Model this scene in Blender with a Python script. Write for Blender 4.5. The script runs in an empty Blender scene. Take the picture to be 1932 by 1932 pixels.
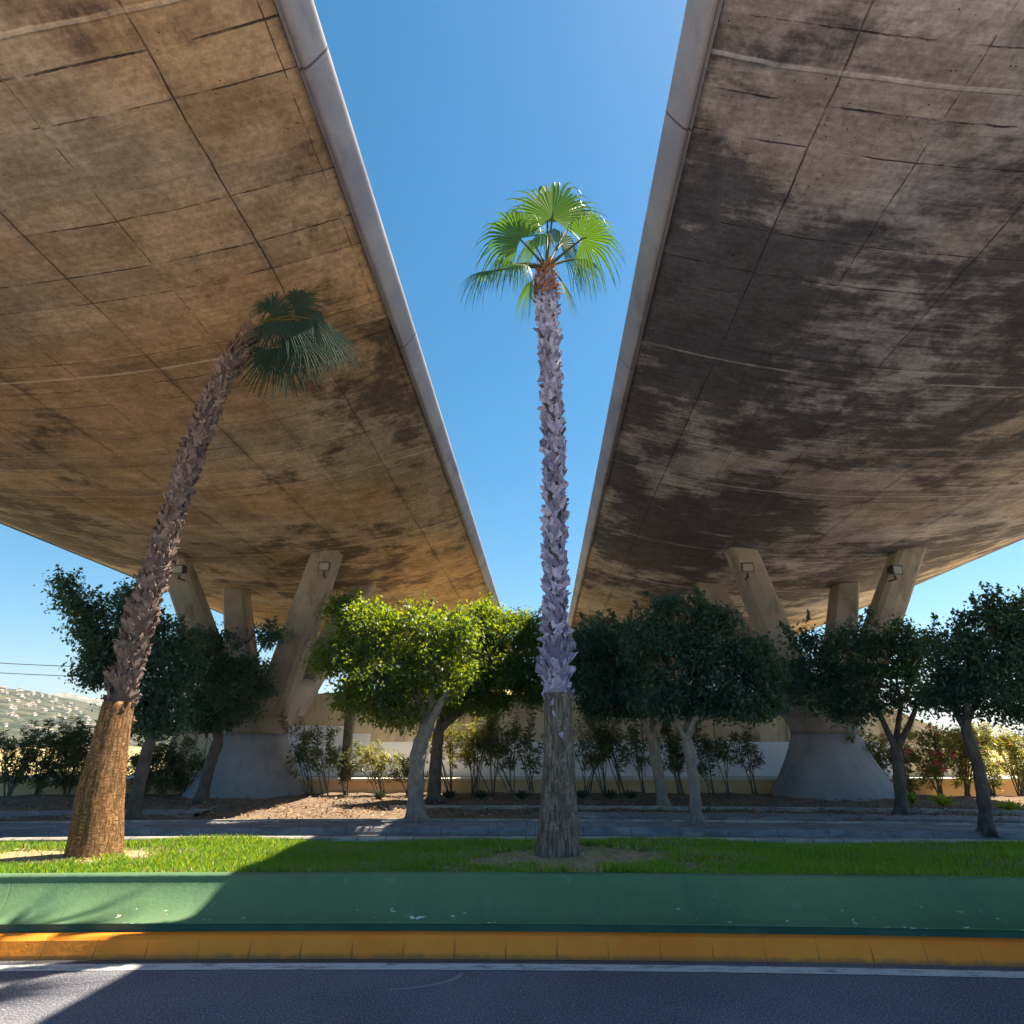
import bpy, math, random
import numpy as np
from mathutils import Vector, Matrix

S = bpy.context.scene
COL = S.collection
R = math.radians
rng = np.random.default_rng(7)
random.seed(7)

# ------------------------------------------------------------------ camera
PW = 1932.0                       # width of the picture grid used for measuring
FOC = 1189.0
TH = R(20.27)
CZ = 1.6
ct, st = math.cos(TH), math.sin(TH)

def ray(px, py):
    x, u = px - PW/2, PW/2 - py
    return Vector((x, FOC*ct - u*st, u*ct + FOC*st))
def atd(px, py, d):
    r = ray(px, py); k = d / r.y
    return Vector((r.x*k, d, CZ + r.z*k))
def atz(px, py, z):
    r = ray(px, py); k = (z - CZ) / r.z
    return Vector((r.x*k, r.y*k, z))
def mpp(px, py, d):               # metres per grid unit at that distance
    return d / ray(px, py).y

cam = bpy.data.cameras.new('camera')
cam.sensor_width = 36; cam.lens = 36*FOC/PW
cam.clip_start = 0.05; cam.clip_end = 9000
camo = bpy.data.objects.new('camera', cam); COL.objects.link(camo)
camo.location = (0, 0, CZ); camo.rotation_euler = (R(90) + TH, 0, 0)
S.camera = camo

# ------------------------------------------------------------------ helpers
def tag(o, label=None, cat=None, group=None, kind=None):
    if label: o['label'] = label
    if cat: o['category'] = cat
    if group: o['group'] = group
    if kind: o['kind'] = kind
    return o

def empty(name, loc, label=None, cat=None, group=None, rz=0):
    o = bpy.data.objects.new(name, None); COL.objects.link(o)
    o.location = loc; o.rotation_euler = (0, 0, rz); o.empty_display_size = .2
    return tag(o, label, cat, group)

class MB:
    """collects vertices and faces for ONE mesh"""
    def __init__(s): s.v = []; s.f = []; s.m = []; s.n = 0
    def add(s, v, f, m=0):
        v = np.asarray(v, float).reshape(-1, 3)
        s.v.append(v)
        for q in f: s.f.append(tuple(int(i) + s.n for i in q)); s.m.append(m)
        s.n += len(v)
    def grid(s, P, m=0, closed=False, caps=False):
        P = np.asarray(P, float); a, b = P.shape[:2]
        f = []
        for i in range(a-1):
            for j in range(b if closed else b-1):
                k = (j+1) % b
                f.append((i*b+j, i*b+k, (i+1)*b+k, (i+1)*b+j))
        if caps: f.append(tuple(range(b))[::-1]); f.append(tuple((a-1)*b+j for j in range(b)))
        s.add(P.reshape(-1, 3), f, m)
    def box(s, c, sz, rz=0, m=0, rot=None):
        c = Vector(c); x, y, z = [q/2 for q in sz]
        M = rot if rot is not None else Matrix.Rotation(rz, 3, 'Z')
        v = [c + M @ Vector((i*x, j*y, k*z)) for k in (-1, 1) for j in (-1, 1) for i in (-1, 1)]
        s.add([tuple(p) for p in v], [(0,2,3,1),(4,5,7,6),(0,1,5,4),(2,6,7,3),(0,4,6,2),(1,3,7,5)], m)
    def tube(s, pts, rad, n=8, m=0, caps=True):
        pts = [Vector(p) for p in pts]; k = len(pts)
        if not hasattr(rad, '__len__'): rad = [rad]*k
        rings = []; prev = None
        for i, p in enumerate(pts):
            t = (pts[min(i+1, k-1)] - pts[max(i-1, 0)])
            if t.length < 1e-9: t = Vector((0,0,1))
            t.normalize()
            a = prev if prev is not None else (Vector((1,0,0)) if abs(t.x) < .9 else Vector((0,1,0)))
            u = (a - t*a.dot(t)).normalized(); w = t.cross(u); prev = u
            rings.append([tuple(p + (u*math.cos(q) + w*math.sin(q))*rad[i]) for q in [2*math.pi*j/n for j in range(n)]])
        s.grid(rings, m, closed=True, caps=caps)
    def build(s, name, mats, parent=None, smooth=False, loc=None):
        V = np.concatenate(s.v) if s.v else np.zeros((0, 3))
        return mesh(name, V, s.f, mats, parent, smooth, np.array(s.m, np.int32), loc)

def mesh(name, V, F, mats, parent=None, smooth=False, mi=None, loc=None):
    V = np.asarray(V, np.float32)
    if loc is not None: V = V - np.array(loc, np.float32)
    me = bpy.data.meshes.new(name)
    if isinstance(F, np.ndarray):
        k = F.shape[1]; n = len(F)
        me.vertices.add(len(V)); me.vertices.foreach_set('co', V.ravel())
        me.loops.add(n*k); me.loops.foreach_set('vertex_index', F.astype(np.int32).ravel())
        me.polygons.add(n); me.polygons.foreach_set('loop_start', np.arange(0, n*k, k, dtype=np.int32))
        me.update(calc_edges=True)
    else:
        me.from_pydata([tuple(map(float, p)) for p in V], [], F)
    if not isinstance(mats, (list, tuple)): mats = [mats]
    for q in mats: me.materials.append(q)
    if mi is not None and len(mats) > 1: me.polygons.foreach_set('material_index', np.asarray(mi, np.int32))
    if smooth: me.polygons.foreach_set('use_smooth', np.ones(len(me.polygons), bool))
    me.validate(); me.update()
    o = bpy.data.objects.new(name, me); COL.objects.link(o)
    if parent is not None: o.parent = parent
    elif loc is not None: o.location = loc
    return o

# ------------------------------------------------------------------ materials
class NT:
    def __init__(s, name):
        s.m = bpy.data.materials.new(name); s.m.use_nodes = True
        s.t = s.m.node_tree; s.t.nodes.clear()
        s.out = s.t.nodes.new('ShaderNodeOutputMaterial')
        s.co = s.t.nodes.new('ShaderNodeTexCoord').outputs['Object']
    def n(s, typ, props=None, **inp):
        d = s.t.nodes.new('ShaderNode' + typ)
        for k, v in (props or {}).items(): setattr(d, k, v)
        for k, v in inp.items():
            key = k.replace('_', ' ')
            if k.startswith('i') and k[1:].isdigit(): key = int(k[1:])
            s.set(d.inputs[key], v)
        return d
    def set(s, sock, v):
        if hasattr(v, 'bl_idname') and hasattr(v, 'is_output'): s.t.links.new(v, sock)
        elif isinstance(v, (tuple, list)):
            sock.default_value = tuple(v) + ((1,) if len(v) == 3 and sock.type == 'RGBA' else ())
        else: sock.default_value = v
    def math(s, op, a, b=None, c=None, clamp=False):
        d = s.n('Math', dict(operation=op, use_clamp=clamp)); s.set(d.inputs[0], a)
        if b is not None: s.set(d.inputs[1], b)
        if c is not None: s.set(d.inputs[2], c)
        return d.outputs[0]
    def map(s, scale=(1,1,1), loc=(0,0,0), rot=(0,0,0), vec=None):
        return s.n('Mapping', None, Vector=vec or s.co, Scale=scale, Location=loc, Rotation=rot).outputs[0]
    def noise(s, sc, detail=4, rough=.55, vec=None, dist=0):
        return s.n('TexNoise', None, Vector=vec or s.co, Scale=sc, Detail=detail, Roughness=rough, Distortion=dist).outputs['Fac']
    def vor(s, sc, vec=None, feature='F1', rnd=1):
        return s.n('TexVoronoi', dict(feature=feature), Vector=vec or s.co, Scale=sc, Randomness=rnd).outputs['Distance']
    def rng(s, v, a, b, lo=0., hi=1., smooth=True):
        d = s.n('MapRange', dict(interpolation_type='SMOOTHSTEP' if smooth else 'LINEAR', clamp=True))
        for i, q in enumerate((v, a, b, lo, hi)): s.set(d.inputs[i], q)
        return d.outputs[0]
    def mix(s, f, a, b, mode='MIX'):
        d = s.n('Mix', dict(data_type='RGBA', blend_type=mode))
        s.set(d.inputs[0], f); s.set(d.inputs[6], a); s.set(d.inputs[7], b)
        return d.outputs[2]
    def xyz(s, vec=None):
        return s.n('SeparateXYZ', None, i0=vec or s.co).outputs
    def island(s): return s.n('NewGeometry').outputs['Random Per Island']
    def line(s, c, period, w, off=0.):           # thin line mask every `period` metres
        q = s.math('FRACT', s.math('ADD', s.math('DIVIDE', c, period), off + .5))
        q = s.math('MULTIPLY', s.math('ABSOLUTE', s.math('SUBTRACT', q, .5)), period)
        return s.rng(q, w*.35, w, 1, 0)
    def bump(s, h, strength=.3, dist=.02, prev=None):
        d = s.n('Bump', None, Strength=strength, Distance=dist, Height=h)
        if prev is not None: s.set(d.inputs['Normal'], prev)
        return d.outputs[0]
    def bsdf(s, col, rough=.8, spec=.3, normal=None, metal=0., trans=None, tcol=None, **kw):
        b = s.n('BsdfPrincipled', None, Base_Color=col, Roughness=rough, Metallic=metal)
        b.inputs['Specular IOR Level'].default_value = spec
        for k, v in kw.items(): s.set(b.inputs[k.replace('_', ' ')], v)
        if normal is not None: s.set(b.inputs['Normal'], normal)
        sh = b.outputs[0]
        if trans:
            t = s.n('BsdfTranslucent', None, Color=tcol or col)
            mx = s.n('MixShader', None, i0=trans, i1=sh, i2=t.outputs[0]); sh = mx.outputs[0]
        s.t.links.new(sh, s.out.inputs['Surface'])
        return s.m

def concrete_soffit(name, c1, c2, warm, dark, bias, streak):
    k = NT(name); X, Y, Z = k.xyz()
    wob = k.math('MULTIPLY', k.math('SUBTRACT', k.noise(1.1, 4, .6), .5), .07)
    xw = k.math('ADD', X, wob); yw = k.math('ADD', Y, wob)
    big = k.noise(.35, 5, .6); mid = k.noise(1.6, 8, .72); fine = k.noise(13, 6, .78)
    col = k.mix(k.rng(big, .36, .64), c1, c2)
    col = k.mix(k.math('MULTIPLY', k.rng(k.noise(.22, 3, .5, vec=k.map((1,1,1), (31,7,0))), .42, .66), .8), col, warm)
    bw = k.n('TexWhiteNoise', dict(noise_dimensions='2D'), Vector=k.n('CombineXYZ', None,
          X=k.math('FLOOR', k.math('DIVIDE', xw, 2.43)), Y=k.math('FLOOR', k.math('DIVIDE', yw, 1.22))).outputs[0]).outputs[0]
    col = k.mix(1, col, k.mix(bw, (.80,.80,.81), (1.13,1.12,1.10)), 'MULTIPLY')
    # board texture: fine streaks across the deck, plus cloudy weathering
    st1 = k.noise(1.1, 10, .74, vec=k.map((.42, 4.4, 1)), dist=.12)
    st2 = k.noise(2.6, 6, .7, vec=k.map((.22, 5.5, 1), (7,3,0)))
    cloud = k.noise(.85, 10, .72, vec=k.map((1,1,1), (3,11,0)), dist=.25)
    zone = k.noise(.17, 3, .5, vec=k.map((1,1,1), (5,2,0)))
    q = k.math('ADD', k.math('MULTIPLY', st1, .42*streak), k.math('ADD', k.math('MULTIPLY', cloud, .95 - .42*streak), k.math('MULTIPLY', zone, .75)))
    q = k.math('ADD', q, bias - .85)
    msk = k.rng(q, -.01, .11)
    col = k.mix(k.math('MULTIPLY', msk, .86), col, dark)
    col = k.mix(k.math('MULTIPLY', k.rng(st2, .36, .64), .34), col, k.mix(1, col, (.45,.43,.44), 'MULTIPLY'))
    col = k.mix(k.math('MULTIPLY', k.rng(mid, .52, .34), .0), col, dark)
    col = k.mix(k.rng(mid, .32, .68, .0, .85), col, k.mix(1, col, (.52,.50,.50), 'MULTIPLY'))
    # cracks with pale lime bloom beside them
    cv = k.n('TexVoronoi', dict(feature='DISTANCE_TO_EDGE'), Vector=k.n('MixRGB', dict(blend_type='ADD'), i0=.28, i1=k.map((.32,.55,1)), i2=k.n('TexNoise', None, Vector=k.co, Scale=1.7, Detail=6.).outputs['Color']).outputs[0], Scale=.62).outputs['Distance']
    cm = k.rng(k.noise(.3, 2, .5, vec=k.map((1,1,1), (9,9,0))), .52, .66)
    crack = k.math('MULTIPLY', k.math('MULTIPLY', k.rng(cv, .0015, .005, 1, 0), cm), k.rng(k.noise(2.4, 4, .7), .42, .58))
    bloom = k.math('MULTIPLY', k.math('MULTIPLY', k.rng(cv, .004, .03, 1, 0), cm), k.rng(fine, .45, .6))
    col = k.mix(k.math('MULTIPLY', bloom, .18), col, (.66,.63,.60))
    # joints
    brk = k.rng(k.noise(1.9, 5, .7), .40, .58, .0, 1)
    brk2 = k.rng(k.noise(.9, 4, .6, vec=k.map((1,1,1), (1,6,0))), .34, .56, .15, 1)
    l1 = k.line(xw, 2.43, .013, .5); l2 = k.math('MAXIMUM', k.line(yw, 1.22, .012), k.line(yw, 2.44, .017, .2)); l3 = k.line(yw, 4.88, .035, .17); l4 = k.line(xw, 2.43, .008, .05)
    L = k.math('MAXIMUM', k.math('MULTIPLY', l1, k.math('MULTIPLY', brk2, .95)), k.math('MULTIPLY', k.math('MAXIMUM', l2, l4), k.math('MULTIPLY', brk, .95)))
    halo = k.math('MULTIPLY', k.math('MAXIMUM', k.line(xw, 2.43, .11, .5), k.line(yw, 4.88, .16, .2)), k.rng(cloud, .42, .62))
    col = k.mix(k.math('MULTIPLY', halo, .45), col, dark)
    col = k.mix(k.math('MAXIMUM', L, k.math('MULTIPLY', crack, .45)), col, tuple(q_*.5 for q_ in dark))
    col = k.mix(k.math('MULTIPLY', k.math('MULTIPLY', l3, brk2), .50), col, tuple(min(1, q_*1.25) for q_ in c2))
    pits = k.math('MULTIPLY', k.rng(k.vor(3.1), .02, .05, 1, 0), k.rng(k.noise(.7, 2), .42, .55))
    pits = k.math('MAXIMUM', pits, k.math('MULTIPLY', k.rng(k.vor(9), .05, .10, 1, 0), k.rng(k.noise(1.1, 3, vec=k.map((1,1,1), (9,2,0))), .48, .6)))
    col = k.mix(k.math('MULTIPLY', pits, .9), col, tuple(q_*.4 for q_ in dark))
    col = k.mix(k.math('MULTIPLY', k.rng(fine, .34, .68), .75), col, k.mix(1, col, (.50,.50,.50), 'MULTIPLY'))
    h = k.math('ADD', k.math('MULTIPLY', fine, .35), k.math('SUBTRACT', k.math('ADD', k.math('MULTIPLY', l3, .5), k.math('MULTIPLY', st2, .3)), k.math('ADD', L, pits)))
    return k.bsdf(col, .9, .2, k.bump(h, .6, .02))

def concrete(name, c1, c2, sc=1., dark=None, stain=.4, joints=None, jax=1, vs=(1,1,.35), bumpy=.3):
    k = NT(name)
    col = k.mix(k.rng(k.noise(.8*sc, 5, .6), .35, .65), c1, c2)
    if dark:
        st_ = k.rng(k.noise(1.5*sc, 6, .65, vec=k.map(vs)), .5, .7)
        col = k.mix(k.math('MULTIPLY', st_, stain), col, dark)
    f = k.noise(40*sc, 4, .7)
    col = k.mix(k.math('MULTIPLY', k.rng(f, .3, .7), .3), col, k.mix(1, col, (.6,.6,.6), 'MULTIPLY'))
    h = f
    if joints:
        c = k.xyz()[jax]; L = k.line(c, joints[0], joints[1], joints[2] if len(joints) > 2 else 0)
        col = k.mix(k.math('MULTIPLY', L, .8), col, (.05,.045,.045)); h = k.math('SUBTRACT', f, k.math('MULTIPLY', L, 3))
    return k.bsdf(col, .85, .25, k.bump(h, bumpy, .01))

M = {}
M['soffit_warm'] = concrete_soffit('tan_board_marked_concrete', (.62,.49,.38), (.76,.62,.50), (.76,.49,.27), (.125,.095,.085), -.005, .6)
M['soffit_stained'] = concrete_soffit('stained_board_marked_concrete', (.56,.54,.66), (.74,.71,.80), (.66,.53,.46), (.095,.09,.125), .05, .78)
M['fascia'] = concrete('smooth_fascia_concrete', (.32,.30,.36), (.42,.39,.42), 1, (.17,.155,.20), .65, (4.9, .02), 1, (1,.4,1), .15)
M['deck_top'] = concrete('deck_concrete', (.4,.38,.36), (.46,.44,.42))
M['pier'] = concrete('pier_concrete', (.25,.225,.205), (.34,.305,.275), 1, (.11,.095,.08), .75)
M['pier_paint'] = concrete('pier_grey_paint', (.26,.26,.285), (.33,.33,.35), 1, (.17,.165,.175), .6, bumpy=.5)

def wall_mat():
    k = NT('retaining_wall_concrete'); X, Y, Z = k.xyz()
    col = k.mix(k.rng(k.noise(.5, 5, .6), .35, .65), (.56,.45,.30), (.66,.57,.43))
    dr = k.rng(k.noise(1.2, 6, .65, vec=k.map((1.6,1,.3))), .46, .68)
    col = k.mix(k.math('MULTIPLY', dr, .7), col, (.16,.13,.10))
    L = k.line(X, 2.6, .03, .2)
    col = k.mix(k.math('MULTIPLY', L, .7), col, (.06,.05,.05))
    return k.bsdf(col, .9, .2, k.bump(k.math('SUBTRACT', k.noise(30, 4), L), .3, .02))
M['wall'] = wall_mat()
M['wall_paint'] = concrete('pale_blue_wall_paint', (.84,.87,.95), (.88,.90,.95), .8, (.66,.68,.74), .4, (2.6, .02, .2), 0, (1,1,.5))
M['planter'] = concrete('ochre_render', (.70,.42,.22), (.76,.50,.29), 1, (.38,.29,.22), .4)
M['coping'] = concrete('pale_coping', (.62,.58,.52), (.70,.66,.60), 2)

def asphalt():
    k = NT('asphalt'); X, Y, Z = k.xyz()
    col = k.mix(k.rng(k.noise(.7, 5, .6), .35, .65), (.075,.08,.115), (.12,.125,.165))
    g = k.vor(60, feature='F1'); f = k.noise(75, 4, .85)
    col = k.mix(k.math('MULTIPLY', k.rng(f, .50, .64), .95), col, (.50,.51,.60))
    col = k.mix(k.math('MULTIPLY', k.rng(k.noise(60, 3, .7, vec=k.map((1,1,1),(5,5,5))), .55, .7), .8), col, (.03,.03,.035))
    col = k.mix(k.math('MULTIPLY', k.rng(k.noise(1.6, 6, .7, vec=k.map((.5,1.5,1)), dist=.5), .56, .72), .35), col, (.22,.22,.24))
    grit = k.math('MULTIPLY', k.rng(k.math('ADD', Y, k.math('MULTIPLY', k.noise(3, 5, .7), .16)), 5.86, 5.98), .75)
    col = k.mix(grit, col, (.07,.06,.05))
    oil = k.rng(k.noise(.8, 5, .65, vec=k.map((.35,1.3,1), (2,8,0))), .60, .72)
    col = k.mix(k.math('MULTIPLY', oil, .55), col, (.035,.035,.042))
    ck = k.n('TexVoronoi', dict(feature='DISTANCE_TO_EDGE'), Vector=k.n('MixRGB', dict(blend_type='ADD'), i0=.3, i1=k.map((.5,.8,1)), i2=k.n('TexNoise', None, Vector=k.co, Scale=2.5, Detail=6.).outputs['Color']).outputs[0], Scale=.7).outputs['Distance']
    col = k.mix(k.math('MULTIPLY', k.rng(ck, .002, .006, 1, 0), k.math('MULTIPLY', k.rng(k.noise(.5, 3), .56, .66), .5)), col, (.05,.05,.055))
    # a faint pale tyre scuff
    cx = k.math('ADD', X, 1.0); cy = k.math('SUBTRACT', Y, 5.62)
    rr = k.math('SQRT', k.math('ADD', k.math('MULTIPLY', cx, cx), k.math('MULTIPLY', k.math('MULTIPLY', cy, cy), 3)))
    ar = k.math('MULTIPLY', k.rng(k.math('ABSOLUTE', k.math('SUBTRACT', rr, .62)), .006, .03, 1, 0), k.math('MULTIPLY', k.rng(cx, .05, .2), k.rng(cy, -.02, 0, 1, 0)))
    col = k.mix(k.math('MULTIPLY', ar, .55), col, (.4,.4,.42))
    h = k.math('ADD', f, k.math('MULTIPLY', g, .8))
    return k.bsdf(col, .8, .35, k.bump(h, .55, .008))
M['asphalt'] = asphalt()

def line_paint():
    k = NT('worn_white_line'); X, Y, Z = k.xyz()
    wear = k.rng(k.noise(9, 6, .75, vec=k.map((.4,1,1))), .30, .52)
    col = k.mix(wear, (.16,.165,.18), (.62,.63,.66))
    col = k.mix(k.math('MULTIPLY', k.rng(k.noise(70, 3, .8), .5, .7), .5), col, (.12,.12,.14))
    return k.bsdf(col, .8, .3, k.bump(k.noise(110, 3), .4, .006))
M['line'] = line_paint()

def kerb_yellow():
    k = NT('yellow_kerb_paint'); X, Y, Z = k.xyz()
    col = k.mix(k.rng(k.noise(1.1, 4, .6), .35, .65), (.93,.235,.018), (.95,.30,.03))
    L = k.line(k.math('ADD', X, k.math('MULTIPLY', k.noise(18, 2), .02)), .41, .009, .1)
    fade = k.rng(Z, .0, .15, .8, .06)
    col = k.mix(k.math('MULTIPLY', k.math('MULTIPLY', L, fade), k.rng(k.noise(2.3, 3), .35, .6, .25, 1)), col, (.09,.05,.02))
    dirt = k.math('MULTIPLY', k.rng(k.math('ADD', Z, k.math('MULTIPLY', k.noise(7, 5, .7), .07)), .03, .085, 1, 0), .8)
    col = k.mix(dirt, col, (.16,.11,.06))
    col = k.mix(k.math('MULTIPLY', k.rng(k.noise(26, 5, .75), .58, .7), .5), col, (.45,.28,.1))
    return k.bsdf(col, .65, .35, k.bump(k.math('SUBTRACT', k.noise(25, 4), k.math('MULTIPLY', L, 1.5)), .35, .012))
M['kerb_yellow'] = kerb_yellow()

def kerb_grey(name, per, a, b):
    k = NT(name); X, Y, Z = k.xyz()
    rnd = k.n('TexWhiteNoise', dict(noise_dimensions='1D'), W=k.math('FLOOR', k.math('DIVIDE', X, per))).outputs[0]
    col = k.mix(rnd, a, b)
    col = k.mix(k.math('MULTIPLY', k.rng(k.noise(5, 6, .75, vec=k.map((.35,1,1))), .4, .62), .65), col, tuple(q*.45 for q in a))
    L = k.line(X, per, .014, .5)
    col = k.mix(k.math('MULTIPLY', L, .55), col, (.06,.06,.065))
    return k.bsdf(col, .85, .25, k.bump(k.math('SUBTRACT', k.noise(40, 4), k.math('MULTIPLY', L, 2)), .4, .012))
M['kerb_grey'] = kerb_grey('grey_kerb_stone', .9, (.24,.25,.29), (.32,.33,.37))
M['kerb_block'] = kerb_grey('small_kerb_blocks', .34, (.33,.31,.30), (.46,.44,.42))
M['edging'] = kerb_grey('edging_stones', .5, (.38,.35,.33), (.48,.45,.42))
M['paving'] = kerb_grey('pavement_slabs', .6, (.26,.26,.30), (.34,.34,.37))

def barrier_mat():
    k = NT('green_barrier_paint'); X, Y, Z = k.xyz()
    col = k.mix(k.rng(k.noise(.6, 4, .6), .35, .65), (.085,.172,.088), (.115,.212,.112))
    st_ = k.rng(k.noise(2.2, 6, .65, vec=k.map((1,.3,.16)), dist=.3), .5, .72)
    col = k.mix(k.math('MULTIPLY', st_, .5), col, (.045,.12,.085))
    col = k.mix(k.math('MULTIPLY', k.rng(k.noise(5, 6, .7), .58, .75), .35), col, (.22,.42,.30))
    sc_ = k.math('MULTIPLY', k.rng(k.noise(2.4, 7, .75, vec=k.map((.25,1,6), (1,0,4))), .58, .70), k.rng(Z, .2, .45, .8, .25))
    col = k.mix(k.math('MULTIPLY', sc_, .55), col, (.035,.06,.045))
    sp = k.math('MULTIPLY', k.rng(k.noise(7, 6, .8), .5, .66), k.rng(k.math('ADD', Z, k.math('MULTIPLY', k.noise(3, 4), .12)), .24, .36, 1, 0))
    col = k.mix(k.math('MULTIPLY', sp, .4), col, (.16,.15,.10))
    L_ = k.line(X, 3.1, .012, .32)
    col = k.mix(k.math('MULTIPLY', L_, k.rng(k.noise(.6, 3), .5, .7, 0, .4)), col, (.04,.08,.055))
    # flakes of lost paint, low on the slope
    fl = k.math('MULTIPLY', k.rng(k.noise(8, 3, .6, vec=k.map((1,1.6,1), (4,0,0))), .665, .685), k.rng(Z, .2, .34, 1, 0))
    col = k.mix(fl, col, (.75,.75,.70))
    # hairline runs
    ln = k.math('MULTIPLY', k.line(k.math('ADD', X, k.math('MULTIPLY', Z, .5)), .53, .006), k.rng(k.noise(1.7, 3), .52, .6))
    col = k.mix(k.math('MULTIPLY', ln, .35), col, (.04,.09,.06))
    f = k.noise(22, 6, .7)
    return k.bsdf(col, .6, .35, k.bump(k.math('SUBTRACT', f, ln), .35, .02))
M['barrier'] = barrier_mat()
k = NT('dark_green_base'); M['barrier_base'] = k.bsdf(k.mix(k.rng(k.noise(4, 4), .4, .7), (.02,.09,.075), (.03,.12,.10)), .6, .3, k.bump(k.noise(30, 4), .3, .01))  # darker green than the barrier wall above it

def soil(name, a, b, c, sc=1):
    k = NT(name)
    col = k.mix(k.rng(k.noise(2.2*sc, 6, .65), .35, .65), a, b)
    col = k.mix(k.math('MULTIPLY', k.rng(k.noise(22*sc, 5, .75), .48, .66), .7), col, c)
    h = k.math('ADD', k.noise(30*sc, 5, .75), k.noise(6*sc, 4))
    return k.bsdf(col, .95, .1, k.bump(h, .8, .03))
M['soil'] = soil('mulched_soil', (.18,.135,.105), (.26,.195,.145), (.075,.055,.048))
M['soil_pale'] = soil('dry_pale_soil', (.44,.33,.20), (.52,.40,.25), (.28,.20,.11), 1.5)
M['soil_lawn'] = soil('lawn_soil', (.10,.20,.04), (.16,.26,.06), (.07,.08,.03), 1.5)
M['ground'] = soil('dry_field_ground', (.42,.33,.15), (.52,.42,.20), (.25,.20,.10), .15)

def leaf(name, a, b, rough=.4, tr=.35, tcol=None, spec=.45):
    k = NT(name); r = k.island()
    col = k.mix(r, a, b)
    return k.bsdf(col, rough, spec, None, trans=tr, tcol=tcol)
M['ficus'] = leaf('ficus_leaf', (.016,.050,.036), (.040,.100,.055), .40, .41, (.46,.60,.012), .4)
M['ficus_shade'] = leaf('shaded_ficus_leaf', (.022,.066,.072), (.050,.125,.110), .40, .38, (.16,.29,.06), .4)  # darker bluish copy of the ficus leaf, backlit shade put into its colour
M['oleander_sunny'] = leaf('sunny_oleander_leaf', (.15,.18,.05), (.26,.27,.08), .45, .35, (.50,.46,.05))  # brighter copy of the oleander leaf, sunlight put into its colour
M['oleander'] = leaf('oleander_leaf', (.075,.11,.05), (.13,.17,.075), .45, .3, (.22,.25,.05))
M['oleander_flower'] = leaf('oleander_flower', (.75,.05,.13), (.85,.12,.22), .5, .3)
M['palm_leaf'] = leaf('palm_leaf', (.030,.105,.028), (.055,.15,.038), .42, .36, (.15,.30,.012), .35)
M['palm_leaf_shade'] = leaf('shaded_palm_leaf', (.014,.036,.034), (.030,.062,.055), .7, .22, (.16,.2,.05), .06)  # palm leaf darkened in colour to stand in for shade under the deck
M['petiole'] = leaf('petiole', (.055,.065,.025), (.09,.085,.035), .6, 0, None, .15)
M['grass'] = leaf('grass_blade', (.10,.30,.045), (.20,.44,.07), .55, .45, (.50,.58,.02), .25)
M['dry_grass'] = leaf('dry_grass_blade', (.36,.29,.16), (.50,.42,.26), .7, .2)
M['litter'] = leaf('fallen_leaf', (.22,.13,.07), (.42,.30,.20), .7, .1)
M['tuft_dark'] = leaf('dark_tuft', (.06,.08,.05), (.10,.12,.07), .6, .2)
M['tuft_bright'] = leaf('bright_tuft', (.20,.34,.03), (.32,.44,.05), .5, .45, (.45,.5,.04))

def bark(name, a, b, vs, sc, st_=.5):
    k = NT(name)
    f = k.noise(sc, 6, .7, vec=k.map(vs))
    col = k.mix(k.rng(f, .35, .65), a, b)
    col = k.mix(k.math('MULTIPLY', k.rng(k.noise(sc*.3, 4), .5, .7), .4), col, tuple(q*.5 for q in a))
    return k.bsdf(col, .9, .15, k.bump(f, st_, .03))
M['bark'] = bark('smooth_grey_bark', (.20,.175,.165), (.30,.27,.25), (1,1,.5), 7, .9)
M['bark_dark'] = bark('backlit_dark_bark', (.085,.072,.068), (.15,.13,.12), (1,1,.5), 7, .9)  # dark copy of the grey bark, silhouette shading put into its colour
M['twig'] = bark('twig_bark', (.12,.10,.08), (.18,.15,.12), (1,1,1), 9)
M['stem'] = bark('oleander_stem', (.13,.115,.09), (.20,.175,.14), (1,1,.5), 12)

def palm_bark(name, a, b, dk, ringy):
    k = NT(name); X, Y, Z = k.xyz()
    v = k.noise(34, 6, .75, vec=k.map((1,1,.11)), dist=.15)
    v2 = k.noise(75, 4, .7, vec=k.map((1,1,.16)))
    rg = k.noise(60, 5, .7, vec=k.map((.22,.22,1)), dist=.25)
    col = k.mix(k.rng(k.noise(1.8, 5, .6), .3, .7), a, b)
    crack = k.math('MAXIMUM', k.rng(v, .36, .52, 1, 0), k.math('MULTIPLY', k.rng(rg, .36, .50, 1, 0), ringy))
    col = k.mix(k.math('MULTIPLY', crack, .75), col, dk)
    col = k.mix(k.math('MULTIPLY', k.rng(v2, .4, .65), .45), col, tuple(min(1, q*1.35) for q in b))
    h = k.math('SUBTRACT', k.math('MULTIPLY', v2, .6), crack)
    return k.bsdf(col, .92, .12, k.bump(h, 1., .022))
M['palm_bark_brown'] = palm_bark('brown_palm_bark', (.27,.15,.075), (.36,.205,.105), (.09,.048,.028), .8)
M['palm_bark_grey'] = palm_bark('grey_palm_bark', (.20,.168,.15), (.28,.24,.215), (.055,.045,.04), .35)
def boot_mat(name, a, b, c):
    k = NT(name); r = k.island()
    col = k.mix(r, a, b)
    col = k.mix(k.math('MULTIPLY', k.rng(k.noise(16, 5, .7), .45, .68), .65), col, c)
    return k.bsdf(col, .8, .2, k.bump(k.noise(40, 4, vec=k.map((1,1,.2))), .4, .01))
M['boot_grey'] = boot_mat('grey_leaf_bases', (.15,.145,.27), (.50,.50,.76), (.11,.10,.16))
M['boot_brown'] = boot_mat('brown_leaf_bases', (.10,.07,.065), (.27,.20,.185), (.075,.05,.047))
M['boot_core'] = bark('dark_fibre', (.05,.045,.05), (.10,.09,.095), (1,1,.4), 20)
M['boot_red'] = boot_mat('red_fibre', (.27,.11,.06), (.36,.17,.09), (.14,.07,.05))
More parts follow.
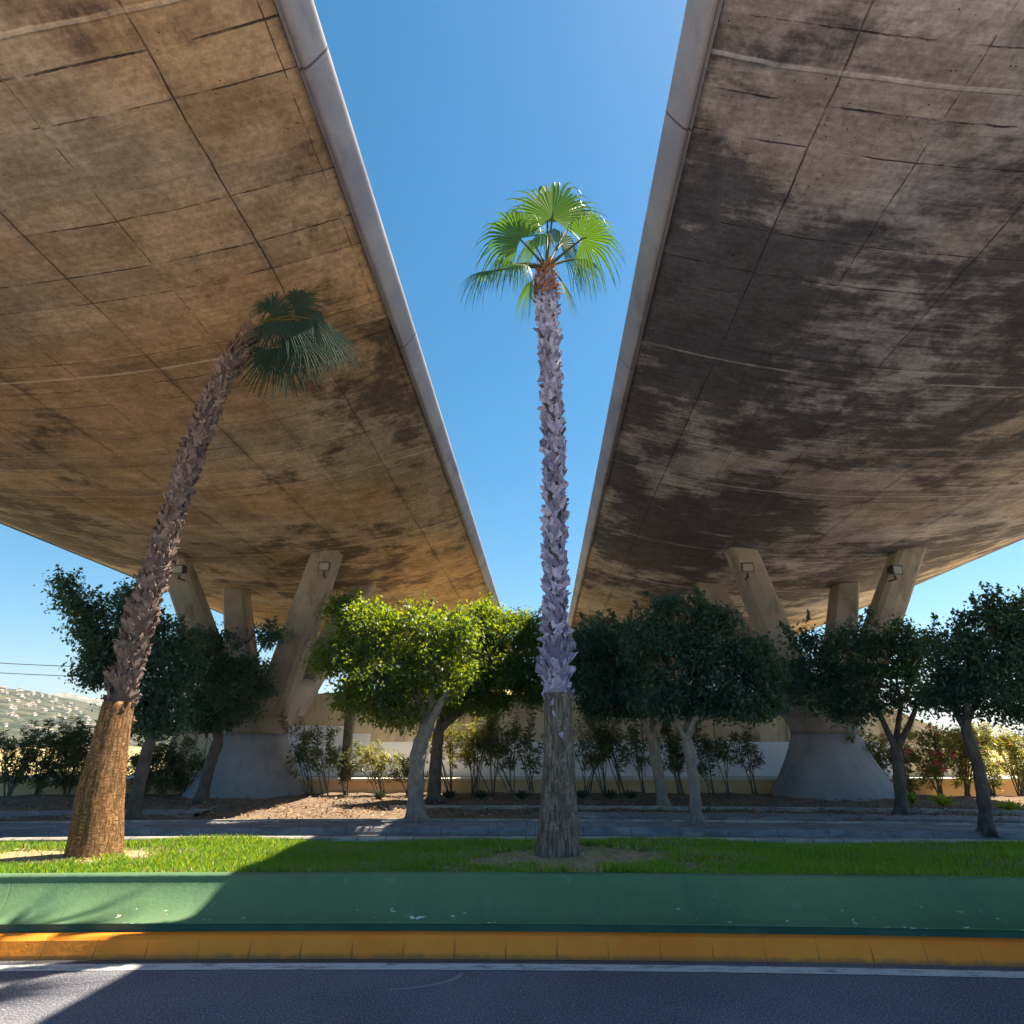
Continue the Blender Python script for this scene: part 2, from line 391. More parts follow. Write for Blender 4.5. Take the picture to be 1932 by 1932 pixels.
M['boot_dull'] = boot_mat('brown_fibre', (.14,.085,.06), (.22,.14,.10), (.08,.055,.045))

k = NT('black_metal'); M['black_metal'] = k.bsdf((.03,.03,.033), .45, .4)
k = NT('lamp_glass'); M['lamp_glass'] = k.bsdf((.16,.16,.165), .15, .6)
k = NT('cable_black'); M['cable'] = k.bsdf((.02,.02,.022), .6, .2)
k = NT('pole_wood'); M['pole'] = k.bsdf(k.mix(k.rng(k.noise(6, 4, vec=k.map((1,1,.2))), .3, .7), (.16,.11,.07), (.24,.17,.11)), .9, .1)
k = NT('house_wall'); M['house'] = k.bsdf((.55,.53,.50), .8, .2)
k = NT('house_roof'); M['house_roof'] = k.bsdf((.34,.27,.22), .9, .1)
def hill_mat(name, a, b, c, sc):
    k = NT(name)
    col = k.mix(k.rng(k.noise(.008*sc, 6, .65), .35, .65), a, b)
    col = k.mix(k.math('MULTIPLY', k.rng(k.noise(.05*sc, 6, .75), .44, .56), .9), col, c)
    return k.bsdf(col, .95, .05)
M['hill'] = hill_mat('scrub_hillside', (.075,.08,.05), (.12,.115,.075), (.022,.035,.022), 1)
M['mountain'] = hill_mat('far_mountain_scrub', (.26,.24,.20), (.32,.29,.24), (.12,.13,.10), .5)
M['wood'] = leaf('far_wood_leaf', (.05,.075,.03), (.09,.12,.05), .6, .2)

# ------------------------------------------------------------------ the ground, strip by strip
def bend(x):                       # the road curves gently
    x = np.asarray(x, float); q = np.clip(x, -13, 13)
    y = -.02*q - .007*q*q
    return y + np.where(x > 13, (x-13)*(-.202), 0) + np.where(x < -13, (x+13)*(.162), 0)
XS = np.concatenate([np.arange(-70, -14, 4.), np.arange(-14, 14.01, .25), np.arange(18, 71, 4.)])
def sweep(name, prof, mat, xs=XS, parent=None, smooth=False, wob=None, close=False):
    P = np.zeros((len(prof), len(xs), 3))
    for i, (d, z) in enumerate(prof):
        P[i, :, 0] = xs; P[i, :, 1] = d + bend(xs); P[i, :, 2] = z
    if wob is not None:
        P[:, :, 2] += wob(P)
    b = MB()
    if close:                      # closed section with end caps
        b.grid(P.transpose(1, 0, 2)[:, ::-1], closed=True, caps=True)
    else: b.grid(P[::1])
    o = b.build(name, mat, parent, smooth)
    return o
def struct(o): o['kind'] = 'structure'; return o

g = MB(); q = 3000.
gx = np.array([-q, -600, -120, 0, 120, 600, q]); gy = np.array([-q, -600, -120, 0, 120, 600, q])
G = np.zeros((7, 7, 3)); G[..., 0] = gx[None, :]; G[..., 1] = gy[:, None]; G[..., 2] = -.08
g.grid(G); struct(g.build('ground', M['ground']))

struct(sweep('road', [(-4.55, 0), (0, 0), (5.96, 0)], M['asphalt']))
struct(sweep('road_edge_line', [(5.66, .004), (5.81, .004)], M['line']))
struct(sweep('bounce_pavement', [(-4.5, -.02), (-4.5, .13), (-30, .13)][::-1], M['coping']))  # unseen pale strip behind the camera, added to bounce sun onto the decks
struct(sweep('yellow_kerb', [(5.925, -.02), (5.93, .03), (5.955, .125), (5.985, .147), (6.02, .15), (6.13, .146), (6.13, -.02)], M['kerb_yellow'], smooth=False))

# green barrier: a thing of its own with its dark base strip
bar = empty('concrete_barrier', (0, 6.3, .146), 'long concave green painted concrete barrier between the yellow kerb and the lawn', 'barrier')
prof = [(6.09, .205), (6.13, .208), (6.18, .217), (6.24, .240), (6.30, .274), (6.355, .317), (6.40, .362), (6.435, .405), (6.462, .445),
        (6.468, .472), (6.468, .49), (6.48, .502), (6.50, .508), (6.55, .508), (6.57, .49), (6.57, .205)]
o = sweep('barrier_wall', [(d - 0, z) for d, z in prof], M['barrier'], close=True, smooth=False)
for p in o.data.polygons: p.use_smooth = len(p.vertices) == 4
o.parent = bar; o.matrix_parent_inverse = Matrix.Translation((0, -6.3, -.146))
o = sweep('base_strip', [(6.115, .14), (6.112, .2055), (6.56, .2055), (6.56, .14)], M['barrier_base'], close=True)
o.parent = bar; o.matrix_parent_inverse = Matrix.Translation((0, -6.3, -.146))

# palms stand at these places
PALM = (.49, 7.5); LPALM = (-4.42, 7.5)
def bare(x, y):                    # 1 = bare soil
    dx = (x - PALM[0] - .15)/1.28; dy = (y - 7.36)/.74
    a = np.hypot(dx, dy)
    b = np.hypot((x + 5.15)/1.55, (y - 7.5)/.55)
    n = .22*np.sin(x*5.1 + 2*np.sin(y*4)) + .16*np.sin(x*11 + y*9)
    return np.minimum(a + n, b + n)
def lawn_z(P): return .02*np.sin(P[..., 0]*1.3) + .012*np.sin(P[..., 0]*3.1 + P[..., 1]*5)
xl = np.concatenate([np.arange(-60, -14, 3.), np.arange(-14, 14.01, .1), np.arange(17, 61, 3.)])
struct(sweep('lawn_bed', [(6.57, .455), (6.9, .455), (7.3, .46), (7.8, .47), (8.3, .478), (8.52, .478)], M['soil_lawn'], xs=xl, wob=lawn_z))
# bare earth patches round the palms: thin sheets over the lawn bed
def patch(name, cx, cy, rx, ry, mat, seed):
    r = np.random.default_rng(seed); b = MB(); ph = r.uniform(0, 6, 4)
    rings = []
    for f in (0.01, .35, .7, 1.):
        row = []
        for j in range(48):
            a = 2*math.pi*j/48
            kf = 1 + .10*math.sin(3*a+ph[0]) + .07*math.sin(7*a+ph[1]) + .05*math.sin(13*a+ph[2])
            x = cx + rx*f*kf*math.cos(a); y = cy + ry*f*kf*math.sin(a)
            zz = .465 + .02*math.sin(x*1.3) + .02*(1-f*f) + .006 - (.0 if f < 1 else .02)
            row.append((x, min(max(y, 6.60 + float(bend(x))), 8.45), zz + .012))
        rings.append(row)
    b.grid(rings, closed=True)
    return struct(b.build(name, mat, smooth=True))
patch('bare_soil', PALM[0]+.15, 7.36, 1.42, .84, M['soil_pale'], 1)
patch('bare_soil', -5.15, 7.5, 1.75, .62, M['soil_pale'], 2)

struct(sweep('kerb_blocks', [(8.50, .40), (8.505, .535), (8.52, .548), (8.66, .548), (8.68, .535), (8.68, -.02)], M['kerb_block']))
struct(sweep('far_road', [(8.6, -.01), (13.36, 0)], M['asphalt']))
struct(sweep('grey_kerb', [(13.30, -.02), (13.31, .05), (13.34, .115), (13.37, .128), (13.5, .13)], M['kerb_grey']))
struct(sweep('pavement', [(13.5, .127), (14.35, .13)], M['paving']))
struct(sweep('stone_edging', [(14.35, .05), (14.35, .165), (14.45, .165), (14.45, .1)], M['edging']))
def bedz(P):
    n = .02*np.sin(P[..., 0]*2.7 + P[..., 1]*1.9) + .018*np.sin(P[..., 0]*6.1 - P[..., 1]*4.2)
    return n*(np.clip((P[..., 1] - bend(P[..., 0]) - 14.5)*2, 0, 1))
ds = np.arange(14.45, 21.8, .35)
struct(sweep('planting_bed', [(d, .12 + .012*max(0, d-16)) for d in ds], M['soil'], xs=np.concatenate([np.arange(-60, -20, 3.), np.arange(-20, 20.01, .3), np.arange(23, 61, 3.)]), wob=bedz, smooth=True))
struct(sweep('garden_path', [(14.95, .09), (14.95, .172), (15.75, .176), (15.75, .1)], M['paving'], xs=np.arange(1.2, 40.1, .5)))
struct(sweep('garden_path', [(15.5, .09), (15.5, .178), (16.6, .182), (16.6, .1)], M['paving'], xs=np.arange(-40, -6.9, .5)))
struct(sweep('stone_edging', [(16.9, .08), (16.9, .205), (17.0, .205), (17.0, .1)], M['edging'], xs=np.arange(-3, 40.1, .5)))

# ------------------------------------------------------------------ wall, planter wall, embankment
WD = 24.0
def top_box(name, x0, x1, y0, y1, z0, z1, mat, parent=None):
    b = MB(); b.box(((x0+x1)/2, (y0+y1)/2, (z0+z1)/2), (x1-x0, y1-y0, z1-z0)); return b.build(name, mat, parent)
pw = empty('planter_wall', (0, 21.6, .1), 'long low ochre planter wall with pale coping behind the oleanders', 'wall')
def pchild(o, root): o.parent = root; o.matrix_parent_inverse = Matrix.Translation(-Vector(root.location)); return o
pchild(top_box('wall_face', -40, 40, 21.55, 21.8, .05, .545, M['planter']), pw)
pchild(top_box('coping', -40.02, 40.02, 21.50, 21.9, .548, .60, M['coping']), pw)
struct(top_box('terrace', -40, 40, 21.8, 25.2, -.05, .543, M['coping']))
rw = empty('retaining_wall', (0, WD, .54), 'tall brown stained retaining wall with sloping end behind the low planter wall', 'wall')
b = MB()
poly = [(-12.2, .5), (13.0, .5), (16.2, .5), (16.2, 1.75), (13.0, 3.25), (-12.2, 3.35)]
V = [(x, WD, z) for x, z in poly] + [(x, WD+.45, z) for x, z in poly]
n = len(poly)
b.add(V, [tuple(range(n)), tuple(range(2*n-1, n-1, -1))] + [(i, i+n, (i+1) % n + n, (i+1) % n) for i in range(n)])
pchild(b.build('wall_face', M['wall']), rw)
b = MB()
xa = [atd(q, 1400, WD).x for q in (400, 655, 698, 1700)]
for (x0, x1, zt) in ((xa[0], xa[1], 2.24), (xa[1], xa[2], 1.98), (xa[2], xa[3], 1.70)):
    b.box(((x0+x1)/2, WD-.006, (.56+zt)/2), (x1-x0, .010, zt-.56))
pchild(b.build('painted_band', M['wall_paint']), rw)

# earth bank behind the wall, rising to where the decks land
ex = np.linspace(-12.0, 16.0, 40); ey = np.linspace(24.4, 78, 40)
E = np.zeros((40, 40, 3)); E[..., 0] = ex[None, :]; E[..., 1] = ey[:, None]
zz = 3.2 + (ey-24.4)/(66-24.4)*4.0; zz = np.minimum(zz, 7.3)
side = np.clip((16.2 - ex)/3.2, 0, 1)*np.clip((ex + 12.0)/1.0 + .95, 0, 1)
E[..., 2] = zz[:, None]*(.5 + .5*side[None, :]) + .1*np.sin(ex*1.7)[None, :]*np.sin(ey*.9)[:, None] - .15
sk = E.copy()
b = MB(); b.grid(E)
for edge in (E[0], E[-1], E[:, 0], E[:, -1]):
    lo = edge.copy(); lo[:, 2] = -.1; b.grid(np.stack([edge, lo]))
struct(b.build('earth_bank', M['ground'], smooth=False))

# ------------------------------------------------------------------ bridge decks
SL = .047
ROT = -math.atan(SL)
def prof_soffit(x): return 7.08 + 1.12*(abs(x)/7.3)**2.4
def deck(x0, mat, label):
    root = empty('bridge_deck', (x0, 0, 0), label, 'bridge', None, ROT)
    Y0, Y1 = -1.5, 74.0
    ys = np.linspace(Y0, Y1, 60)
    xs = np.concatenate([[-7.3], np.linspace(-7.1, 7.1, 41), [7.3]])
    ring = [(x, prof_soffit(x)) for x in xs] + [(7.3, 8.6), (-7.3, 8.6)]
    P = np.zeros((len(ys), len(ring), 3))
    for i, y in enumerate(ys):
        for j, (x, z) in enumerate(ring): P[i, j] = (x, y, z)
    b = MB(); b.grid(P[:, ::-1], closed=True, caps=True)
    o = b.build('deck_slab', mat, root)
    for p in o.data.polygons: p.use_smooth = len(p.vertices) == 4 and p.normal.z < -.2
    for s in (-1, 1):
        pr = [(7.302, 8.215), (7.325, 8.165), (7.345, 8.215), (7.365, 8.185), (7.41, 8.215), (7.47, 8.30), (7.525, 8.39), (7.565, 8.46), (7.58, 8.495),
              (7.58, 8.52), (7.56, 8.545), (7.52, 8.56), (7.45, 8.565), (7.32, 8.565), (7.302, 8.55)]
        P = np.zeros((len(ys), len(pr), 3))
        for i, y in enumerate(ys):
            for j, (x, z) in enumerate(pr): P[i, j] = (s*x, y, z)
        b = MB(); b.grid(P[:, ::-1] if s > 0 else P, closed=True, caps=True)
        o = b.build('parapet', M['fascia'], root)
        for p in o.data.polygons: p.use_smooth = len(p.vertices) == 4
    return root
deck(-9.75, M['soffit_warm'], 'warm tan concrete bridge deck over the leaning palm, board marked soffit')
deck(9.13, M['soffit_stained'], 'dark water stained concrete bridge deck over the flowering oleanders')

# ------------------------------------------------------------------ piers
def sup(a, n=3.2):
    c, s_ = math.cos(a), math.sin(a)
    return (abs(c)**(2/n))*math.copysign(1, c), (abs(s_)**(2/n))*math.copysign(1, s_)
def pier(cx, cy, label, sx, sy):
    root = empty('bridge_pier', (cx, cy, .15), label, 'bridge pier', 'hourglass bridge piers', ROT)
    N = 40
    def loft(rows, name, mat, capb=False):
        P = [[(w*ux, w*dp*uy, z - .15) for ux, uy in [sup(2*math.pi*j/N, n_) for j in range(N)]] for z, w, dp, n_ in rows]
        b = MB(); b.grid(P, closed=True, caps=True); return b.build(name, mat, root, smooth=True)
    lo = [(.02, 1.84, 1, 2.5), (.12, 1.80, 1, 2.5), (.3, 1.69, 1, 2.5), (.55, 1.53, 1, 2.5), (.85, 1.36, 1, 2.5), (1.15, 1.21, 1, 2.5), (1.5, 1.06, 1, 2.5), (1.75, .97, 1, 2.5), (1.9, .934, 1, 2.5)]
    o = loft(lo, 'painted_base', M['pier_paint'])
    hi = [(1.9, .925, 1, 2.5), (2.05, .94, 1, 2.5), (2.25, .99, 1, 2.6), (2.5, 1.10, 1, 2.8), (2.75, 1.24, 1, 3.1), (3.0, 1.38, .98, 3.5), (3.3, 1.50, .97, 4), (3.6, 1.56, .96, 4.5)]
    o2 = loft(hi, 'shaft', M['pier'])
    for q in (o, o2):
        for p in q.data.polygons: p.use_smooth = len(p.vertices) == 4
    # four splayed legs, rounded on the outer face
    for ix in (-1, 1):
        for iy in (-1, 1):
            topx, topy = ix*sx, iy*sy
            sec = [(-.50, -.36), (-.50, .30), (-.36, .44), (0, .50), (.36, .44), (.50, .30), (.50, -.36), (.40, -.46), (-.40, -.46)]
            rows = []
            ang = math.atan2(topy, topx)*.0
            for t in np.linspace(0, 1, 9):
                z = 2.5 + t*(7.62 - 2.5)
                w = 1.02 - .19*t
                x = ix*(.66 + (sx*1.075 - .66)*t); y = iy*(.62 + (sy*1.06 - .62)*t)
                rows.append([(x + px_*w*.98*ix*1., y + (py_*w)*iy, z - .15) for px_, py_ in sec])
            b = MB(); b.grid(rows if ix*iy < 0 else [r_[::-1] for r_ in rows], closed=True, caps=True)
            b.build('leg', M['pier'], root)
    return root
pier(-8.2, 21.4, 'hourglass concrete pier with four splayed legs under the tan deck', 2.45, 2.2)
pier(9.72, 20.8, 'hourglass concrete pier with four splayed legs under the stained deck', 2.5, 2.2)

def floodlight(px, py, d, label, yaw):
    p = atd(px, py, d)
    root = empty('floodlight', p, label, 'floodlight', 'floodlights on the pier legs', yaw); root.scale = (.88, .88, .88)
    b = MB(); rt = Matrix.Rotation(R(8), 3, 'X')
    b.box((0, 0, 0), (.36, .14, .29), rot=rt); b.box((0, .12, .0), (.26, .12, .20), rot=rt)
    for i in range(5): b.box((-.14 + .07*i, .17, .02), (.012, .10, .22), rot=rt)
    ho = b.build('housing', M['black_metal'], root)
    b = MB()
    for s in (-1, 1): b.box((s*.168, -.078, -.03), (.026, .03, .29), rot=rt)
    for s in (-1, 1): b.box((0, -.078, s*.132 - .03), (.31, .03, .026), rot=rt)
    b.build('bezel', M['black_metal'], ho)
    b = MB(); b.box((0, -.083, -.03), (.31, .012, .238), rot=rt); b.build('glass', M['lamp_glass'], ho)
    b = MB(); b.box((0, .08, -.24), (.05, .05, .14)); b.box((0, .22, -.30), (.06, .36, .04)); b.build('bracket', M['black_metal'], root)
floodlight(612, 1068, 18.3, 'black floodlight high on the tan deck pier, on its leg nearest the green leafy tree', .1)
floodlight(338, 1074, 18.3, 'black floodlight high on the tan deck pier, on the leg behind the leaning palm', -.1)
floodlight(1410, 1070, 17.7, 'black floodlight high on the stained deck pier, on the leg nearer the straight palm', -.1)
floodlight(1690, 1075, 17.7, 'black floodlight high on the stained deck pier, on the outer leg', .2)

# ------------------------------------------------------------------ palms
def interp(pts, n):
    p = np.array([list(q) for q in pts], float)
    t = np.linspace(0, 1, len(p)); tt = np.linspace(0, 1, n)
    return np.stack([np.interp(tt, t, p[:, i]) for i in range(p.shape[1])], 1)
def smooth_path(pts, n):
    P = interp(pts, n)
    for _ in range(3): P[1:-1] = (P[:-2] + 2*P[1:-1] + P[2:])/4
    return P

def frond_mesh(heart, hub, tip, face, sag, droop, tipdroop, r, nseg=32, span=2.15, pet_r=.016, rs=1.0):
    heart, hub, tip = map(Vector, (heart, hub, tip))
    a = (tip - hub); Rr = a.length*rs; a.normalize()
    view = (Vector((0, 0, CZ)) - hub).normalized()
    n0 = Vector((0, 0, 1))*(1-face) + view*face
    s = a.cross(n0)
    if s.length < .05: s = a.cross(Vector((0, 1, 0)))
    s.normalize(); nn = s.cross(a).normalized()
    b = MB(); bl = MB()
    # petiole
    pts = []
    for t in np.linspace(0, 1, 7):
        p = heart.lerp(hub, t); p.z += sag*math.sin(math.pi*t)*(hub-heart).length
        pts.append(p)
    pts.append(hub + a*.10*Rr)
    b.tube(pts, [pet_r*1.7, pet_r*1.4, pet_r*1.2, pet_r, pet_r*.9, pet_r*.85, pet_r*.8, .004], 6)
    V = []; F = []
    da = 2*span/nseg
    fr = [.02, .25, .45, .58, .74, .88, 1.0]
    for i in range(nseg):
        ph = -span + (i+.5)*da + r.uniform(-.25, .25)*da*.3
        e = abs(ph)/span
        L = Rr*(1 - .30*e*e)*r.uniform(.93, 1.06)
        split = .46 + r.uniform(-.06, .06)
        dr = a*math.cos(ph) + s*math.sin(ph)
        pr = (s*math.cos(ph) - a*math.sin(ph))
        dz = droop*(.5 + .9*e) ; td = tipdroop*r.uniform(.7, 1.7); sw = r.uniform(-.10, .10)
        rows = []
        for q in fr:
            dist = q*L
            p = hub + dr*dist - nn*(.10*Rr*e*q)
            p.z -= dz*L*q*q*.5
            ex_ = max(0, q - .50)
            p.z -= td*L*ex_**1.6*1.6
            p = p - dr*(td*L*.45*ex_**1.8) + pr*(sw*L*ex_)
            if q <= split: hw = dist*math.tan(da/2)*1.04
            else:
                hw = split*L*math.tan(da/2)*(.80*(1-(q-split)/(1-split))**.7) + .001
            up = nn*(hw*.55)
            rows.append((p - pr*hw - up*.5, p + up*.5, p + pr*hw - up*.5))
        o0 = len(V)
        for row in rows: V.extend([tuple(x) for x in row])
        for k_ in range(len(fr)-1):
            for c in (0, 1):
                q0 = o0 + k_*3 + c
                F.append((q0, q0+1, q0+4, q0+3))
    bl.add(V, F)
    return b, bl

def boots(path, rad, z0, z1, seed, big=None, dens=1.):
    """criss-crossed cut leaf bases round the trunk between z0 and z1"""
    r = np.random.default_rng(seed); b = MB()
    zs = path[:, 2]; z = z0 - .55; k_ = 0
    while z < z1:
        if z < z0 and r.random() > .5*max(0, (z - z0 + .55)/.55)**3:
            z += .0055; k_ += 1; continue
        x = np.interp(z, zs, path[:, 0]); y = np.interp(z, zs, path[:, 1]); rr = np.interp(z, zs, rad)*(.90 if z > z0 else .99)
        a = k_*2.39996 + r.uniform(-.5, .5)
        out = Vector((math.cos(a), math.sin(a), 0)); sd = Vector((-math.sin(a), math.cos(a), 0)); up = Vector((0, 0, 1))
        f = big(z) if big else 1.
        tl = (1 if r.random() < .5 else -1)*r.uniform(.25, 1.15)
        L = r.uniform(.075, .135)*f; w0 = r.uniform(.028, .050)*min(f, 1.4); w1 = w0*r.uniform(.35, 1.1)
        ax = (up*math.cos(tl) + sd*math.sin(tl)); sx_ = (sd*math.cos(tl) - up*math.sin(tl))
        lean = r.uniform(.06, .36)*f**1.8
        th = .012
        base = Vector((x, y, z)) + out*(rr*.88)
        rows = []
        for t, w, ou in ((0, w0, 0.0), (.45, w0*1.02, lean*.22), (.8, (w0+w1)/2, lean*.62), (1, w1, lean)):
            c = base + ax*(L*t) + out*(L*ou)
            cv = .35*w
            rows.append([tuple(c - sx_*w - out*cv), tuple(c), tuple(c + sx_*w - out*cv), tuple(c + sx_*w*.95 - out*(cv+th)), tuple(c - out*th*1.6), tuple(c - sx_*w*.95 - out*(cv+th))])
        # ragged cut tip
        jag = r.uniform(-.03, .04, 3)
        for j in range(3):
            for jj in (j, 5-j):
                rows[-1][jj] = tuple(Vector(rows[-1][jj]) + ax*jag[j]*f)
        b.grid(rows, closed=True, caps=True)
        z += r.uniform(.6, 1.4)*.0052/dens; k_ += 1
    return b

def palm(label, base_pts, seed, bark_mat, boot_m, z_boot, fronds, leaf_m, big, rs, dpath=None):
    """base_pts: (px, py, width px, d)"""
    pts = []; rads = []
    for px, py, w, d in base_pts:
        p = atd(px, py, d); pts.append(p); rads.append(w/2*mpp(px, py, d))
    zs = [p.z for p in pts]
    root = empty('fan_palm', (pts[0].x, pts[0].y, .46), label, 'palm tree', 'fan palms on the lawn strip')
    org = np.array(root.location)
    zz = np.linspace(zs[0] - .06, zs[-1], 90)
    path = np.stack([np.interp(zz, zs, [p.x for p in pts]), np.interp(zz, zs, [p.y for p in pts]), zz], 1)
    for _ in range(12): path[1:-1, :2] = (path[:-2, :2] + 2*path[1:-1, :2] + path[2:, :2])/4
    rad = np.interp(zz, zs, rads)
    for _ in range(2): rad[1:-1] = (rad[:-2] + 2*rad[1:-1] + rad[2:])/4
    r = np.random.default_rng(seed)
    N = 40
    def ringmesh(sel, rs, jit):
        P = []
        for i in sel:
            P.append([(path[i, 0] + rs[i]*(1 + jit*(r.uniform(-1, 1)) + .012*math.sin(3*a+i*.05))*math.cos(a), path[i, 1] + rs[i]*(1 + jit*r.uniform(-1, 1))*math.sin(a), path[i, 2]) for a in [2*math.pi*j/N for j in range(N)]])
        b = MB(); b.grid(P, closed=True, caps=True); return b
    low = [i for i in range(90) if zz[i] < z_boot + .12]; high = [i for i in range(90) if zz[i] > z_boot - .05]
    flare = rad.copy()
    flare[:3] *= [1.04, 1.02, 1.01]
    ringmesh(low, flare, .012).build('trunk', bark_mat, root, True, loc=org)
    core = ringmesh(high, rad*.74, .03).build('fibre_core', M['boot_core'], root, True, loc=org)
    boots(path, rad, z_boot, zz[-1] - .12, seed, big).build('leaf_bases', boot_m, root, loc=org)
    # ruddy fibre collar just below the crown
    b = MB()
    for i in range(70):
        a = r.uniform(0, 6.28); z = r.uniform(zz[-1] - .50, zz[-1] + .05); x = np.interp(z, zz, path[:, 0]); y = np.interp(z, zz, path[:, 1]); rr = np.interp(z, zz, rad)*1.02
        p = Vector((x + rr*math.cos(a), y + rr*math.sin(a), z)); t = Vector((-math.sin(a), math.cos(a), r.uniform(.3, 1.6))).normalized()
        b.tube([p, p + t*.07 + Vector((math.cos(a), math.sin(a), 0))*.02, p + t*.16 + Vector((math.cos(a), math.sin(a), 0))*.012], [.016, .013, .004], 5)
    b.build('fibre_collar', M['boot_red'] if rs > 1.2 else M['boot_dull'], root, loc=org)
    heart = Vector(path[-1]) + Vector((0, 0, .02))
    for (hp, tp, face, sag, droop, td, span) in fronds:
        fb, bl = frond_mesh(heart, atd(*hp), atd(*tp), face, sag, droop, td, r, span=span, rs=rs)
        fo = fb.build('frond', M['petiole'], root, True, loc=org)
        bl.build('leaf_blade', leaf_m, fo, loc=org)
    return root

D = 7.5
ctr = [(1053, 1622, 88, D), (1053, 1580, 80, D), (1054, 1500, 67, D), (1055, 1420, 57, D), (1053, 1350, 52, D), (1051, 1300, 52, D), (1049, 1200, 49, D-.05), (1048, 1100, 47, D-.09), (1047, 1000, 45, D-.13),
       (1047, 900, 45, D-.18), (1043, 800, 44, D-.23), (1039, 700, 42, D-.29), (1035, 620, 43, D-.34), (1031, 560, 44, D-.4), (1031, 535, 36, D-.41), (1031, 508, 22, D-.42)]
fr_c = [
 ((1042, 410, 7.12), (1051, 328, 7.05), .95, 0, .12, .6, 2.15),
 ((1033, 420, 7.45), (1012, 352, 7.65), .75, 0, .25, .6, 1.7),
 ((1099, 450, 6.85), (1166, 436, 6.78), .85, .02, .28, .75, 2.15),
 ((1092, 488, 7.30), (1135, 505, 7.35), .5, .05, .6, .9, 1.5),
 ((1072, 425, 7.55), (1104, 372, 7.75), .7, 0, .3, .6, 1.3),
 ((980, 450, 6.95), (926, 396, 6.85), .75, .02, .32, .75, 2.1),
 ((970, 498, 7.35), (936, 478, 7.45), .4, .06, .8, 1.1, 1.5),
 ((934, 511, 6.95), (876, 516, 6.85), .30, .06, .5, .9, 1.35),
 ((985, 500, 6.75), (958, 492, 6.55), .3, .05, .9, 1.1, 1.4),
 ((1058, 462, 7.7), (1086, 440, 7.9), .95, .03, .7, 1.0, 1.9),
 ((1012, 468, 7.7), (990, 446, 7.9), .95, .03, .7, 1.0, 1.9),
 ((1004, 532, 7.55), (978, 572, 7.8), .5, .08, .4, .6, 1.3),
 ((1058, 528, 7.55), (1082, 560, 7.8), .5, .08, .5, .6, 1.2),
]
palm('tall straight fan palm with bright green crown against the open sky', ctr, 3, M['palm_bark_grey'], M['boot_grey'], 2.05, fr_c, M['palm_leaf'],
     lambda z: 1.0 + .40*math.exp(-((z-2.45)/.30)**2), 1.34)
lf = [(177, 1620, 98, 7.5), (181, 1590, 92, 7.5), (189, 1490, 79, 7.5), (205, 1420, 66, 7.5), (219, 1342, 54, 7.5), (237, 1282, 52, 7.49), (264, 1177, 50, 7.48), (297, 1071, 47, 7.46), (307, 1040, 46, 7.45), (330, 966, 45, 7.43),
      (352, 890, 44, 7.41), (376, 820, 43, 7.39), (400, 760, 42, 7.36), (428, 705, 40, 7.4), (457, 656, 34, 7.38), (488, 618, 24, 7.36)]
fr_l = [
 ((512, 594, 7.25), (566, 549, 7.15), .75, .04, .2, .5, 1.85),
 ((556, 581, 7.40), (622, 552, 7.35), .7, .05, .2, .5, 1.75),
 ((575, 602, 7.20), (636, 600, 7.15), .6, .06, .4, .6, 1.65),
 ((606, 622, 7.30), (652, 692, 7.27), .55, .08, .1, .35, 1.45),
 ((564, 636, 7.05), (576, 704, 6.95), .8, .10, .1, .35, 1.65),
 ((519, 655, 7.30), (527, 744, 7.25), .85, .10, .05, .3, 1.25),
 ((543, 648, 7.15), (566, 730, 7.10), .85, .10, .05, .3, 1.35),
 ((506, 660, 7.50), (476, 702, 7.55), .6, .06, .2, .4, 1.45),
 ((504, 584, 7.35), (480, 560, 7.35), .6, 0, .3, .5, 1.75),
 ((560, 566, 7.50), (572, 536, 7.50), .6, .04, .2, .5, 1.95),
 ((586, 602, 7.15), (590, 668, 7.05), .75, .12, .1, .35, 1.45),
 ((600, 644, 7.45), (630, 702, 7.47), .6, .10, .1, .35, 1.55),
 ((530, 604, 7.00), (548, 662, 6.85), .75, .1, .15, .4, 1.55),
]
palm('leaning fan palm with drooping dark crown under the tan bridge deck', lf, 5, M['palm_bark_brown'], M['boot_brown'], 2.0, fr_l, M['palm_leaf_shade'],
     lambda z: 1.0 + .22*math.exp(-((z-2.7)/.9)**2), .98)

# ------------------------------------------------------------------ leafy trees
def leaf_quads(C, N_, U, L, W, r, fold=.25):
    """C centres, N_ normals, U axis (n,3) -> verts, quads (bent rhombus)"""
    S_ = np.cross(N_, U); S_ /= np.linalg.norm(S_, axis=1, keepdims=True) + 1e-9
    L = L[:, None]; W = W[:, None]
    v = np.stack([C - U*L*.5, C + S_*W*.5 + N_*W*fold, C + U*L*.5 - N_*L*.08, C - S_*W*.5 + N_*W*fold], 1)
    n = len(C); f = np.arange(n*4).reshape(n, 4)
    return v.reshape(-1, 3), f
def unit(a): return a/(np.linalg.norm(a, axis=1, keepdims=True) + 1e-9)

def leaves_at(P, out, r, L0, L1, ar, droopy=.35, up=.5):
    n = len(P)
    U = unit(out*.55 + r.normal(size=(n, 3))*.75 - np.array([0, 0, droopy]))
    N_ = unit(r.normal(size=(n, 3))*.6 + np.array([0, 0, up]) + out*.45)
    N_ = unit(N_ - U*(N_*U).sum(1, keepdims=True))
    L = r.uniform(L0, L1, n)
    return leaf_quads(P, N_, U, L, L*r.uniform(ar*.8, ar*1.2, n), r)

